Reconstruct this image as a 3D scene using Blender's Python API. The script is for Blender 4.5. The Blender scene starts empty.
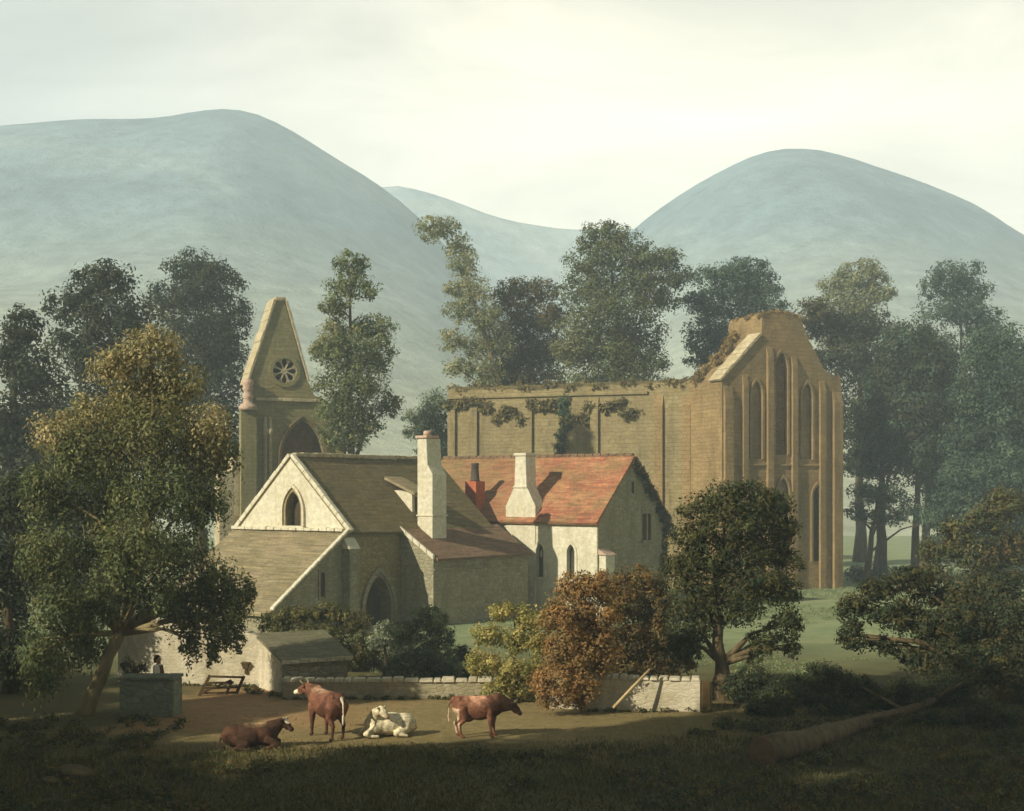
import bpy, bmesh, math, random
import numpy as np
from mathutils import Vector, Matrix

R = math.radians
random.seed(7)
rng = np.random.default_rng(11)
sc = bpy.context.scene
COL = sc.collection

# ------------------------------------------------------------------ camera
F = 1400.0; CX = 512.0; HZ = 490.0; CAMZ = 6.8        # focal length in pixels, horizon row, eye height
cd = bpy.data.cameras.new('camera')
cam = bpy.data.objects.new('camera', cd); COL.objects.link(cam)
cam.location = (0, 0, CAMZ); cam.rotation_euler = (R(90), 0, 0)
cd.sensor_width = 36; cd.lens = 36 * F / 1024
cd.shift_y = (HZ - 405.5) / 1024
cd.clip_start = 0.5; cd.clip_end = 6000
sc.camera = cam

# ------------------------------------------------------------------ sun and sky
SUN_EL = R(29); TRAVEL = Vector((0.80, 0.60))          # horizontal direction the sunlight travels
sd = bpy.data.lights.new('sun', 'SUN'); sun = bpy.data.objects.new('sun', sd); COL.objects.link(sun)
sd.energy = 5.0; sd.angle = R(0.6); sd.color = (1.0, 0.92, 0.76)
ldir = Vector((TRAVEL.x * math.cos(SUN_EL), TRAVEL.y * math.cos(SUN_EL), -math.sin(SUN_EL)))
sun.rotation_euler = ldir.to_track_quat('-Z', 'Y').to_euler()
sun.location = (-60, -40, 80)

world = bpy.data.worlds.new('World'); sc.world = world; world.use_nodes = True
nt = world.node_tree; nt.nodes.clear()
def wn(t, **k):
    n = nt.nodes.new(t)
    for a, b in k.items(): setattr(n, a, b)
    return n
wo = wn('ShaderNodeOutputWorld'); mix = wn('ShaderNodeMixShader')
b1 = wn('ShaderNodeBackground'); b2 = wn('ShaderNodeBackground')
sky = wn('ShaderNodeTexSky', sky_type='NISHITA'); sky.sun_disc = False
sky.sun_elevation = SUN_EL; sky.sun_rotation = math.atan2(-TRAVEL.x, -TRAVEL.y)
sky.air_density = 1.0; sky.dust_density = 2.0
b1.inputs['Strength'].default_value = 0.06
tc = wn('ShaderNodeTexCoord'); sep = wn('ShaderNodeSeparateXYZ')
mp = wn('ShaderNodeMapping'); mp.inputs['Scale'].default_value = (1.6, 1.6, 5.0); mp.inputs['Rotation'].default_value = (0.25, 0.35, 0)
no = wn('ShaderNodeTexNoise'); no.inputs['Scale'].default_value = 1.9; no.inputs['Detail'].default_value = 7; no.inputs['Roughness'].default_value = 0.55; no.inputs['Distortion'].default_value = 0.6
L = nt.links.new
L(tc.outputs['Generated'], sep.inputs[0]); L(tc.outputs['Generated'], mp.inputs[0]); L(mp.outputs[0], no.inputs[0])
# overcast veil: brightest low over the valley, dimmer overhead and towards the left
mr = wn('ShaderNodeMapRange'); mr.inputs[1].default_value = 0.22; mr.inputs[2].default_value = 0.55; mr.inputs[3].default_value = 1.0; mr.inputs[4].default_value = 0.13
L(sep.outputs['Z'], mr.inputs[0])
my = wn('ShaderNodeMapRange'); my.inputs[1].default_value = -0.4; my.inputs[2].default_value = 0.9; my.inputs[3].default_value = 0.3; my.inputs[4].default_value = 1.0
L(sep.outputs['Y'], my.inputs[0])
mx = wn('ShaderNodeMapRange'); mx.inputs[1].default_value = -0.36; mx.inputs[2].default_value = 0.02; mx.inputs[3].default_value = 0.62; mx.inputs[4].default_value = 1.0
L(sep.outputs['X'], mx.inputs[0])
m1 = wn('ShaderNodeMath', operation='MULTIPLY'); L(mr.outputs[0], m1.inputs[0]); L(my.outputs[0], m1.inputs[1])
m2 = wn('ShaderNodeMath', operation='MULTIPLY'); L(m1.outputs[0], m2.inputs[0]); L(mx.outputs[0], m2.inputs[1])
cr = wn('ShaderNodeMapRange'); cr.inputs[1].default_value = 0.3; cr.inputs[2].default_value = 0.7; cr.inputs[3].default_value = 0.72; cr.inputs[4].default_value = 1.12
L(no.outputs[0], cr.inputs[0])
m3 = wn('ShaderNodeMath', operation='MULTIPLY'); L(m2.outputs[0], m3.inputs[0]); L(cr.outputs[0], m3.inputs[1])
m4 = wn('ShaderNodeMath', operation='MULTIPLY'); L(m3.outputs[0], m4.inputs[0]); m4.inputs[1].default_value = 1.2
mw = wn('ShaderNodeMapRange'); mw.inputs[1].default_value = -0.34; mw.inputs[2].default_value = -0.02; mw.inputs[3].default_value = 0.85; mw.inputs[4].default_value = 0.0
L(sep.outputs['X'], mw.inputs[0])
mc = wn('ShaderNodeMix', data_type='RGBA'); mc.inputs['A'].default_value = (1.0, 0.90, 0.70, 1); mc.inputs['B'].default_value = (0.88, 0.90, 0.84, 1)
L(mw.outputs[0], mc.inputs['Factor']); L(mc.outputs['Result'], b2.inputs['Color'])
L(m4.outputs[0], b2.inputs['Strength'])
L(sky.outputs[0], b1.inputs['Color'])
mf = wn('ShaderNodeMapRange'); mf.inputs[1].default_value = 0.25; mf.inputs[2].default_value = 0.6; mf.inputs[3].default_value = 0.72; mf.inputs[4].default_value = 0.96
L(no.outputs[0], mf.inputs[0]); L(mf.outputs[0], mix.inputs[0])
L(b1.outputs[0], mix.inputs[1]); L(b2.outputs[0], mix.inputs[2]); L(mix.outputs[0], wo.inputs[0])

vs = sc.view_settings
sc.display_settings.display_device = 'sRGB'
vs.view_transform = 'Standard'; vs.look = 'None'; vs.exposure = 0.8; vs.gamma = 1.0; vs.use_curve_mapping = False
cy = sc.cycles
cy.use_denoising = True; cy.max_bounces = 6; cy.diffuse_bounces = 3; cy.glossy_bounces = 2
cy.transmission_bounces = 3; cy.volume_bounces = 1; cy.transparent_max_bounces = 6
cy.sample_clamp_indirect = 6.0

# ------------------------------------------------------------------ small helpers
def lin(h):
    h = h.lstrip('#'); o = []
    for i in (0, 2, 4):
        c = int(h[i:i+2], 16) / 255
        o.append(c / 12.92 if c <= 0.04045 else ((c + 0.055) / 1.055) ** 2.4)
    return tuple(o)
def P(px, py, D): return Vector(((px - CX) / F * D, D, CAMZ - (py - HZ) / F * D))
def G(px, py):                       # ground point seen at a pixel
    D = F * CAMZ / (py - HZ); return Vector(((px - CX) / F * D, D, 0))

def tag(o, label=None, cat=None, group=None, kind=None):
    if label: o['label'] = label
    if cat: o['category'] = cat
    if group: o['group'] = group
    if kind: o['kind'] = kind
    return o
def thing(name, label, cat, loc=(0, 0, 0), rz=0, group=None):
    o = bpy.data.objects.new(name, None); COL.objects.link(o)
    o.location = loc; o.rotation_euler = (0, 0, rz); o.empty_display_size = 0.3
    return tag(o, label, cat, group)
def link(name, me, mat=None, parent=None):
    o = bpy.data.objects.new(name, me); COL.objects.link(o)
    if mat: me.materials.append(mat)
    if parent: o.parent = parent
    return o

class MB:
    """collects polygons, gives each a metric uv (u level, v up the slope), links one mesh"""
    def __init__(s): s.v = []; s.f = []
    def poly(s, pts):
        i = len(s.v); s.v += [tuple(p) for p in pts]; s.f.append(tuple(range(i, i + len(pts)))); return s
    def box(s, a, b):
        x0, y0, z0 = a; x1, y1, z1 = b
        c = [(x0,y0,z0),(x1,y0,z0),(x1,y1,z0),(x0,y1,z0),(x0,y0,z1),(x1,y0,z1),(x1,y1,z1),(x0,y1,z1)]
        return s.hexa(c)
    def hexa(s, c):
        i = len(s.v); s.v += [tuple(p) for p in c]
        for q in ((0,3,2,1),(4,5,6,7),(0,1,5,4),(1,2,6,5),(2,3,7,6),(3,0,4,7)): s.f.append(tuple(i + k for k in q))
        return s
    def prism(s, pts, d):                # polygon (3d points) pushed along d
        d = Vector(d); i = len(s.v); n = len(pts)
        s.v += [tuple(p) for p in pts] + [tuple(Vector(p) + d) for p in pts]
        s.f.append(tuple(range(i, i + n))); s.f.append(tuple(range(i + 2*n - 1, i + n - 1, -1)))
        for k in range(n):
            k2 = (k + 1) % n; s.f.append((i + k2, i + k, i + n + k, i + n + k2))
        return s
    def tube(s, pts, rad, seg=8, jit=0.0, cap=True):
        pts = [Vector(p) for p in pts]; n = len(pts); base = len(s.v); up = Vector((0.31, 0.2, 0.93))
        for k, p in enumerate(pts):
            t = (pts[min(k+1, n-1)] - pts[max(k-1, 0)])
            t = t.normalized() if t.length > 1e-9 else Vector((0, 0, 1))
            a = t.cross(up); a = a.normalized() if a.length > 0.05 else t.cross(Vector((1, 0, 0))).normalized()
            b = t.cross(a)
            for j in range(seg):
                an = 2 * math.pi * j / seg; rr = rad[k] * (1 + random.uniform(-jit, jit))
                s.v.append(tuple(p + (a * math.cos(an) + b * math.sin(an)) * rr))
        for k in range(n - 1):
            for j in range(seg):
                j2 = (j + 1) % seg
                s.f.append((base + k*seg + j, base + k*seg + j2, base + (k+1)*seg + j2, base + (k+1)*seg + j))
        if cap:
            s.f.append(tuple(base + j for j in reversed(range(seg))))
            s.f.append(tuple(base + (n-1)*seg + j for j in range(seg)))
        return s
    def lathe(s, c, prof, seg=14):       # prof: (r, z)
        c = Vector(c); base = len(s.v)
        for r, z in prof:
            for j in range(seg):
                an = 2*math.pi*j/seg; s.v.append((c.x + r*math.cos(an), c.y + r*math.sin(an), c.z + z))
        for k in range(len(prof) - 1):
            for j in range(seg):
                j2 = (j+1) % seg; s.f.append((base+k*seg+j, base+k*seg+j2, base+(k+1)*seg+j2, base+(k+1)*seg+j))
        s.f.append(tuple(base + j for j in reversed(range(seg)))); s.f.append(tuple(base+(len(prof)-1)*seg+j for j in range(seg)))
        return s
    def mesh(s, name, smooth=False):
        me = bpy.data.meshes.new(name); me.from_pydata(s.v, [], s.f); me.validate()
        bm = bmesh.new(); bm.from_mesh(me); bmesh.ops.recalc_face_normals(bm, faces=bm.faces)
        bm.to_mesh(me); bm.free()
        do_uv(me)
        if smooth:
            for p in me.polygons: p.use_smooth = True
        return me
    def build(s, name, mat, parent=None, smooth=False, bevel=0):
        o = link(name, s.mesh(name, smooth), mat, parent)
        if bevel:
            m = o.modifiers.new('bevel', 'BEVEL'); m.width = bevel; m.segments = 2; m.limit_method = 'ANGLE'
        return o
def do_uv(me):
    uv = me.uv_layers.new(name='uv') if not me.uv_layers else me.uv_layers[0]
    for p in me.polygons:
        n = p.normal
        u = Vector((-n.y, n.x, 0)); u = u.normalized() if u.length > 0.05 else Vector((1, 0, 0))
        v = n.cross(u)
        for li in p.loop_indices:
            co = me.vertices[me.loops[li].vertex_index].co
            uv.data[li].uv = (co.dot(u), co.dot(v))
def carve(o, cutters):
    """cut openings out of a wall mesh for good"""
    for c in cutters:
        m = o.modifiers.new('cut', 'BOOLEAN'); m.operation = 'DIFFERENCE'; m.object = c; m.solver = 'EXACT'
    dg = bpy.context.evaluated_depsgraph_get(); dg.update()
    me = bpy.data.meshes.new_from_object(o.evaluated_get(dg))
    o.modifiers.clear(); old = o.data; o.data = me
    for l in list(me.uv_layers): me.uv_layers.remove(l)
    do_uv(me)
    for c in cutters:
        d = c.data; bpy.data.objects.remove(c); bpy.data.meshes.remove(d)
    return o
def arch(cx, z0, w, h, n=7, sharp=1.0):
    """pointed arch outline in (x, z)"""
    r = w * sharp; hw = w / 2
    rise = math.sqrt(max(r*r - (r - hw)**2, 1e-6)); spring = z0 + h - rise
    pts = [(cx - hw, z0), (cx + hw, z0)]
    a1 = math.acos((r - hw) / r)
    for k in range(n + 1):
        a = a1 * k / n; pts.append((cx + hw - r + r*math.cos(a), spring + r*math.sin(a)))
    for k in range(n - 1, -1, -1):
        a = a1 * k / n; pts.append((cx - hw + r - r*math.cos(a), spring + r*math.sin(a)))
    return pts
def on_y(pts, y): return [(x, y, z) for x, z in pts]
def on_x(pts, x): return [(x, y, z) for y, z in pts]
def cutter(pts3, d, parent):
    o = MB().prism(pts3, d).build('cutter', None, parent); return o
def ring(pts_out, pts_in, plane, a, b):
    """arched frame between two outlines of equal count"""
    m = MB(); n = len(pts_out); f = (lambda p, t: (p[0], t, p[1])) if plane == 'y' else (lambda p, t: (t, p[0], p[1]))
    for k in range(n):
        k2 = (k + 1) % n
        if k == 0: continue                                # open at the sill
        m.hexa([f(pts_out[k], a), f(pts_out[k2], a), f(pts_in[k2], a), f(pts_in[k], a),
                f(pts_out[k], b), f(pts_out[k2], b), f(pts_in[k2], b), f(pts_in[k], b)])
    return m

class Frame:
    def __init__(s, px, D, rz):
        s.o = Vector(((px - CX)/F*D, D)); s.rz = rz
        s.x = Vector((math.cos(rz), math.sin(rz))); s.y = Vector((-math.sin(rz), math.cos(rz)))
    def hit(s, px, py, axis, c):
        """local point seen at a pixel on the plane local axis = c"""
        k = Vector(((px - CX)/F, 1.0))
        n, t = (s.x, s.y) if axis == 'x' else (s.y, s.x)
        D = (c + s.o.dot(n)) / k.dot(n)
        w = k * D - s.o
        return w.dot(s.x), w.dot(s.y), CAMZ - (py - HZ)/F*D
    def loc(s): return (s.o.x, s.o.y, 0)

# ------------------------------------------------------------------ materials
def mat(name):
    m = bpy.data.materials.new(name); m.use_nodes = True; n = m.node_tree; n.nodes.clear()
    out = n.nodes.new('ShaderNodeOutputMaterial'); b = n.nodes.new('ShaderNodeBsdfPrincipled')
    n.links.new(b.outputs[0], out.inputs[0]); b.inputs['Roughness'].default_value = 0.9
    b.inputs['Specular IOR Level'].default_value = 0.15
    return m, n, b, out
def noise(n, vec, scale, detail=5, rough=0.6, dist=0.0):
    t = n.nodes.new('ShaderNodeTexNoise'); t.inputs['Scale'].default_value = scale; t.inputs['Detail'].default_value = detail
    t.inputs['Roughness'].default_value = rough; t.inputs['Distortion'].default_value = dist
    n.links.new(vec, t.inputs['Vector']); return t.outputs[0]
def ramp(n, fac, stops):
    r = n.nodes.new('ShaderNodeValToRGB'); e = r.color_ramp.elements
    while len(e) < len(stops): e.new(0.5)
    for k, (p, c) in enumerate(stops): e[k].position = p; e[k].color = (*c, 1)
    n.links.new(fac, r.inputs[0]); return r.outputs[0]
def mixc(n, fac, a, b, mode='MIX'):
    m = n.nodes.new('ShaderNodeMix'); m.data_type = 'RGBA'; m.blend_type = mode
    for sock, v in ((m.inputs['Factor'], fac), (m.inputs['A'], a), (m.inputs['B'], b)):
        if isinstance(v, (int, float)): sock.default_value = v
        elif isinstance(v, tuple): sock.default_value = (*v, 1)
        else: n.links.new(v, sock)
    return m.outputs['Result']
def rng_node(n, v, a, b, c, d):
    r = n.nodes.new('ShaderNodeMapRange'); n.links.new(v, r.inputs[0])
    for i, x in enumerate((a, b, c, d)): r.inputs[i+1].default_value = x
    return r.outputs[0]
def bump(n, b, h, strength, dist=0.05):
    u = n.nodes.new('ShaderNodeBump'); u.inputs['Strength'].default_value = strength; u.inputs['Distance'].default_value = dist
    n.links.new(h, u.inputs['Height']); n.links.new(u.outputs[0], b.inputs['Normal'])
def coords(n, kind='Object'):
    t = n.nodes.new('ShaderNodeTexCoord'); return t.outputs[kind]
def position(n): return n.nodes.new('ShaderNodeNewGeometry').outputs['Position']

def masonry(name, cols, bw=0.5, bh=0.22, mortar=None, contrast=0.5, stain=None, stain_amt=0.5, bmp=0.6, course=False):
    """coursed rubble: three stone colours, mortar, weather stains"""
    m, n, b, out = mat(name); uv = coords(n, 'UV'); ob = position(n)
    wob = n.nodes.new('ShaderNodeVectorMath'); wob.operation = 'MULTIPLY_ADD'
    tn = n.nodes.new('ShaderNodeTexNoise'); tn.inputs['Scale'].default_value = 1.4; tn.inputs['Detail'].default_value = 3; n.links.new(ob, tn.inputs['Vector'])
    n.links.new(tn.outputs['Color'], wob.inputs[0]); wob.inputs[1].default_value = (bw*.9, bh*1.3, 0); n.links.new(uv, wob.inputs[2])
    mcol = mortar or tuple(c*0.7 for c in cols[0])
    if course:
        br = n.nodes.new('ShaderNodeTexBrick'); n.links.new(wob.outputs[0], br.inputs['Vector'])
        br.inputs['Scale'].default_value = 1; br.inputs['Brick Width'].default_value = bw; br.inputs['Row Height'].default_value = bh
        br.inputs['Mortar Size'].default_value = 0.012; br.inputs['Mortar Smooth'].default_value = 1.0; br.inputs['Bias'].default_value = 0.0
        br.inputs['Color1'].default_value = (*cols[0], 1); br.inputs['Color2'].default_value = (*cols[1], 1)
        br.inputs['Mortar'].default_value = (*mcol, 1); stone, joint = br.outputs['Color'], br.outputs['Fac']
    else:
        mp0 = n.nodes.new('ShaderNodeMapping'); mp0.inputs['Scale'].default_value = (1/bw, 1/bh, 1); n.links.new(wob.outputs[0], mp0.inputs[0])
        v1 = n.nodes.new('ShaderNodeTexVoronoi'); v1.voronoi_dimensions = '2D'; v1.inputs['Scale'].default_value = 1; v1.inputs['Randomness'].default_value = 0.85; n.links.new(mp0.outputs[0], v1.inputs['Vector'])
        v2 = n.nodes.new('ShaderNodeTexVoronoi'); v2.voronoi_dimensions = '2D'; v2.feature = 'DISTANCE_TO_EDGE'; v2.inputs['Scale'].default_value = 1; v2.inputs['Randomness'].default_value = 0.85; n.links.new(mp0.outputs[0], v2.inputs['Vector'])
        sv = n.nodes.new('ShaderNodeSeparateColor'); n.links.new(v1.outputs['Color'], sv.inputs[0])
        stone = mixc(n, rng_node(n, sv.outputs[0], 0.2, 0.8, 0, 1), cols[0], cols[1])
        stone = mixc(n, rng_node(n, sv.outputs[1], 0.75, 1, 0, .55), stone, cols[2])
        joint = rng_node(n, v2.outputs['Distance'], 0.0, 0.16, 0.55, 0); stone = mixc(n, joint, stone, mcol)
    big = noise(n, ob, 0.35, 6, 0.65)
    c = mixc(n, rng_node(n, big, 0.38, 0.62, 0, contrast), stone, cols[2])
    fine = noise(n, ob, 5.0, 6, 0.7)
    c = mixc(n, 1.0, c, ramp(n, fine, [(0.2, (0.62, 0.62, 0.62)), (0.8, (1.25, 1.25, 1.25))]), 'MULTIPLY')
    if stain:
        mp = n.nodes.new('ShaderNodeMapping'); mp.inputs['Scale'].default_value = (0.9, 0.9, 0.22); n.links.new(ob, mp.inputs[0])
        st = noise(n, mp.outputs[0], 1.1, 7, 0.7)
        c = mixc(n, rng_node(n, st, 0.5, 0.68, 0, stain_amt), c, stain)
    n.links.new(c, b.inputs['Base Color'])
    h = n.nodes.new('ShaderNodeMath'); h.operation = 'MULTIPLY_ADD'; n.links.new(fine, h.inputs[0]); h.inputs[1].default_value = 0.8
    inv = n.nodes.new('ShaderNodeMath'); inv.operation = 'SUBTRACT'; inv.use_clamp = True; inv.inputs[0].default_value = 1; n.links.new(joint, inv.inputs[1])
    n.links.new(inv.outputs[0], h.inputs[2]); bump(n, b, h.outputs[0], bmp, 0.05)
    return m
def roofing(name, cols, tw=0.3, th=0.26, moss=None, moss_amt=0.6, grad=None):
    m, n, b, out = mat(name); uv = coords(n, 'UV'); ob = position(n); oc = coords(n, 'Object')
    wob = n.nodes.new('ShaderNodeVectorMath'); wob.operation = 'MULTIPLY_ADD'
    tn = n.nodes.new('ShaderNodeTexNoise'); tn.inputs['Scale'].default_value = 1.1; n.links.new(ob, tn.inputs['Vector'])
    n.links.new(tn.outputs['Color'], wob.inputs[0]); wob.inputs[1].default_value = (0.1, 0.12, 0); n.links.new(uv, wob.inputs[2])
    br = n.nodes.new('ShaderNodeTexBrick'); n.links.new(wob.outputs[0], br.inputs['Vector']); br.inputs['Scale'].default_value = 1
    br.inputs['Brick Width'].default_value = tw; br.inputs['Row Height'].default_value = th
    br.inputs['Mortar Size'].default_value = 0.014; br.inputs['Mortar Smooth'].default_value = 0.5
    br.inputs['Color1'].default_value = (*cols[0], 1); br.inputs['Color2'].default_value = (*cols[1], 1)
    br.inputs['Mortar'].default_value = (*tuple(c*0.45 for c in cols[0]), 1)
    c = br.outputs['Color']
    c = mixc(n, rng_node(n, noise(n, ob, 0.8, 6, 0.7), 0.42, 0.62, 0, 0.75), c, cols[2])
    if moss:
        f = rng_node(n, noise(n, ob, 0.6, 8, 0.75), 0.46, 0.6, 0, moss_amt)
        if grad:
            sx = n.nodes.new('ShaderNodeSeparateXYZ'); n.links.new(oc, sx.inputs[0])
            g = rng_node(n, sx.outputs[0], grad[0], grad[1], 0.85, 0.0)
            ad = n.nodes.new('ShaderNodeMath'); ad.operation = 'MAXIMUM'; n.links.new(f, ad.inputs[0])
            gm = n.nodes.new('ShaderNodeMath'); gm.operation = 'MULTIPLY'; n.links.new(g, gm.inputs[0])
            n.links.new(rng_node(n, noise(n, ob, 1.6, 6, 0.7), 0.3, 0.6, 0.5, 1.0), gm.inputs[1]); n.links.new(gm.outputs[0], ad.inputs[1]); f = ad.outputs[0]
        c = mixc(n, f, c, moss)
    ms = n.nodes.new('ShaderNodeMapping'); ms.inputs['Scale'].default_value = (0.55, 3.6, 1); n.links.new(wob.outputs[0], ms.inputs[0])
    c = mixc(n, 1.0, c, ramp(n, noise(n, ms.outputs[0], 1.4, 6, 0.7), [(0.3, (0.6, 0.6, 0.62)), (0.7, (1.35, 1.3, 1.25))]), 'MULTIPLY')
    fine = noise(n, ob, 7, 5, 0.7)
    c = mixc(n, 1.0, c, ramp(n, fine, [(0.2, (0.6, 0.6, 0.6)), (0.8, (1.3, 1.3, 1.3))]), 'MULTIPLY')
    n.links.new(c, b.inputs['Base Color'])
    sv = n.nodes.new('ShaderNodeSeparateXYZ'); n.links.new(wob.outputs[0], sv.inputs[0])
    dv = n.nodes.new('ShaderNodeMath'); dv.operation = 'DIVIDE'; n.links.new(sv.outputs[1], dv.inputs[0]); dv.inputs[1].default_value = th
    fr = n.nodes.new('ShaderNodeMath'); fr.operation = 'FRACT'; n.links.new(dv.outputs[0], fr.inputs[0])
    h = n.nodes.new('ShaderNodeMath'); h.operation = 'MULTIPLY_ADD'; n.links.new(fine, h.inputs[0]); h.inputs[1].default_value = 0.9; 
    iv = n.nodes.new('ShaderNodeMath'); iv.operation = 'SUBTRACT'; iv.inputs[0].default_value = 1; n.links.new(fr.outputs[0], iv.inputs[1])
    n.links.new(iv.outputs[0], h.inputs[2]); bump(n, b, h.outputs[0], 0.7, 0.05)
    return m
def mottled(name, a, bcol, scale=3, rough=0.9, bmp=0.3, lo=0.35, hi=0.65, stretch=None):
    m, n, b, out = mat(name); ob = coords(n, 'Object')
    if stretch:
        mp = n.nodes.new('ShaderNodeMapping'); mp.inputs['Scale'].default_value = stretch; n.links.new(ob, mp.inputs[0]); ob = mp.outputs[0]
    f = noise(n, ob, scale, 7, 0.68); n.links.new(ramp(n, f, [(lo, a), (hi, bcol)]), b.inputs['Base Color'])
    bump(n, b, f, bmp, 0.05); b.inputs['Roughness'].default_value = rough; return m
def leafmat(name, trans=0.25):
    m, n, b, out = mat(name)
    at = n.nodes.new('ShaderNodeAttribute'); at.attribute_name = 'leafcol'
    n.links.new(at.outputs['Color'], b.inputs['Base Color']); b.inputs['Roughness'].default_value = 0.75
    tr = n.nodes.new('ShaderNodeBsdfTranslucent'); ms = n.nodes.new('ShaderNodeMixShader'); ms.inputs[0].default_value = trans
    hs = mixc(n, 1.0, at.outputs['Color'], (1.2, 1.2, 0.75), 'MULTIPLY'); n.links.new(hs, tr.inputs['Color'])
    n.links.new(b.outputs[0], ms.inputs[1]); n.links.new(tr.outputs[0], ms.inputs[2]); n.links.new(ms.outputs[0], out.inputs[0])
    return m
def vcol(name, attr='coat', rough=0.8, grain=0.25, scale=18):
    m, n, b, out = mat(name); at = n.nodes.new('ShaderNodeAttribute'); at.attribute_name = attr
    f = noise(n, coords(n), scale, 5, 0.7)
    c = mixc(n, 1.0, at.outputs['Color'], ramp(n, f, [(0.38, (1-grain,)*3), (0.62, (1+grain,)*3)]), 'MULTIPLY')
    n.links.new(c, b.inputs['Base Color']); b.inputs['Roughness'].default_value = rough; bump(n, b, f, 0.15, 0.02); return m

M = {}
M['limewash'] = masonry('limewashed_stone', (lin('cfc8ad'), lin('c9c1a3'), lin('d8d2bb')), 0.42, 0.17, lin('c4bc9c'), 0.6, lin('a49a7c'), 0.45, 0.22)
M['rubble'] = masonry('grey_rubble', (lin('a09a80'), lin('8c866e'), lin('989070')), 0.4, 0.17, lin('746f58'), 0.6, lin('68684f'), 0.55, 0.8)
M['brownstone'] = masonry('brown_rubble', (lin('9c8c62'), lin('887850'), lin('8c8664')), 0.42, 0.17, lin('6a6146'), 0.6, lin('625d44'), 0.5, 0.8)
M['abbey'] = masonry('golden_ashlar', (lin('a28a60'), lin('927a52'), lin('83704c')), 0.6, 0.27, lin('8e784e'), 0.8, lin('665638'), 0.8, 0.7, course=True)
M['abbey_grey'] = masonry('weathered_ashlar', (lin('9e9068'), lin('8c7c54'), lin('867a58')), 0.6, 0.27, lin('7c7050'), 0.7, lin('645c40'), 0.8, 0.6, course=True)
M['abbey_west'] = masonry('lichened_ashlar', (lin('a09468'), lin('8e8258'), lin('7f8058')), 0.6, 0.27, lin('6f6848'), 0.6, lin('66664a'), 0.5, 0.7, course=True)
M['coping'] = masonry('pale_coping', (lin('c2b490'), lin('b0a07c'), lin('beb294')), 0.7, 0.5, lin('94865e'), 0.5, lin('8d8058'), 0.4, 0.6)
M['pinkcap'] = masonry('pinkish_capstone', (lin('c4a58c'), lin('b8937a'), lin('c2b09a')), 0.5, 0.3, lin('94795f'), 0.5, None, 0, 0.5)
M['stone_roof'] = roofing('stone_slates', (lin('7c6f4c'), lin('6a5d3e'), lin('70684a')), 0.34, 0.3, lin('5f5c3a'), 0.6)
M['leanto_roof'] = roofing('pale_stone_slates', (lin('9c9272'), lin('8a7d5e'), lin('96876a')), 0.36, 0.3, lin('7a7452'), 0.6)
M['brown_roof'] = roofing('brown_slates', (lin('8a6f58'), lin('75604c'), lin('7f6a52')), 0.3, 0.26, lin('6a6044'), 0.5)
M['red_roof'] = roofing('red_tiles', (lin('b27256'), lin('9c624a'), lin('b08c62')), 0.26, 0.22, lin('7a6c46'), 0.65, (-11.5, -3.5))
M['shed_roof'] = roofing('mossy_slates', (lin('7c7860'), lin('6e6a54'), lin('747058')), 0.3, 0.22, lin('666848'), 0.6)
M['brick'] = masonry('red_brick', (lin('bc6440'), lin('a85434'), lin('b06c4c')), 0.24, 0.08, lin('8a6a50'), 0.5, None, 0, 0.2, course=True)
M['pot'] = mottled('sooty_clay', lin('4a443c'), lin('5e5448'), 4)
M['whitewall'] = masonry('whitewashed_rubble', (lin('c0b69a'), lin('b4a98a'), lin('ccc2a8')), 0.36, 0.13, lin('aaa083'), 0.75, lin('888262'), 0.6, 0.35)
M['drystone'] = masonry('dry_stone', (lin('aaa284'), lin('9c9272'), lin('a49878')), 0.32, 0.12, lin('8e866a'), 0.6, lin('77755a'), 0.55, 0.45)
M['mossblock'] = masonry('mossy_green_stone', (lin('868a74'), lin('747862'), lin('7c8068')), 0.4, 0.2, lin('62665a'), 0.6, lin('5c6450'), 0.6, 0.6)
M['recess'] = mottled('dark_interior', lin('3a3022'), lin('4c3f2c'), 2)
M['infill'] = masonry('brown_infill', (lin('7d6038'), lin('6d5230'), lin('66502f')), 0.5, 0.22, lin('54422a'), 0.5, None, 0, 0.8)
M['glass'] = mottled('dusty_lead_glass', lin('3a382e'), lin('504c3c'), 6, 0.35, 0.1)
M['oldwood'] = mottled('weathered_wood', lin('6b5836'), lin('87724a'), 5, 0.85, 0.4, stretch=(1, 1, 8))
M['darkwood'] = mottled('dark_wood', lin('43361f'), lin('5a492c'), 6, 0.85, 0.4)
M['palewood'] = mottled('pale_wood', lin('a08a5e'), lin('b8a47a'), 6, 0.85, 0.3)
M['bark'] = mottled('bark', lin('4a3f2c'), lin('6e6046'), 2.2, 0.95, 0.9, stretch=(2.2, 2.2, 0.5))
M['palebark'] = mottled('pale_bark', lin('75694a'), lin('948660'), 2.2, 0.95, 0.8, stretch=(2.2, 2.2, 0.5))
M['cutwood'] = mottled('cut_wood', lin('66503a'), lin('7c6248'), 5, 0.9, 0.4)
M['leaf'] = leafmat('leaves', 0.32)
M['leaf_thin'] = leafmat('thin_leaves', 0.42)
M['rock'] = mottled('field_stone', lin('4e4632'), lin('6c5e40'), 3, 0.95, 0.8)
M['coat'] = vcol('cow_coat', 'coat', 0.75, 0.38, 9)
M['horn'] = mottled('horn', lin('b8aa88'), lin('8d7d5c'), 9, 0.5, 0.1)
M['person'] = vcol('skin_and_cloth', 'coat', 0.85, 0.1, 30)
M['hair'] = mottled('hair', lin('2e2015'), lin('412d1c'), 30, 0.6, 0.3)

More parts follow.
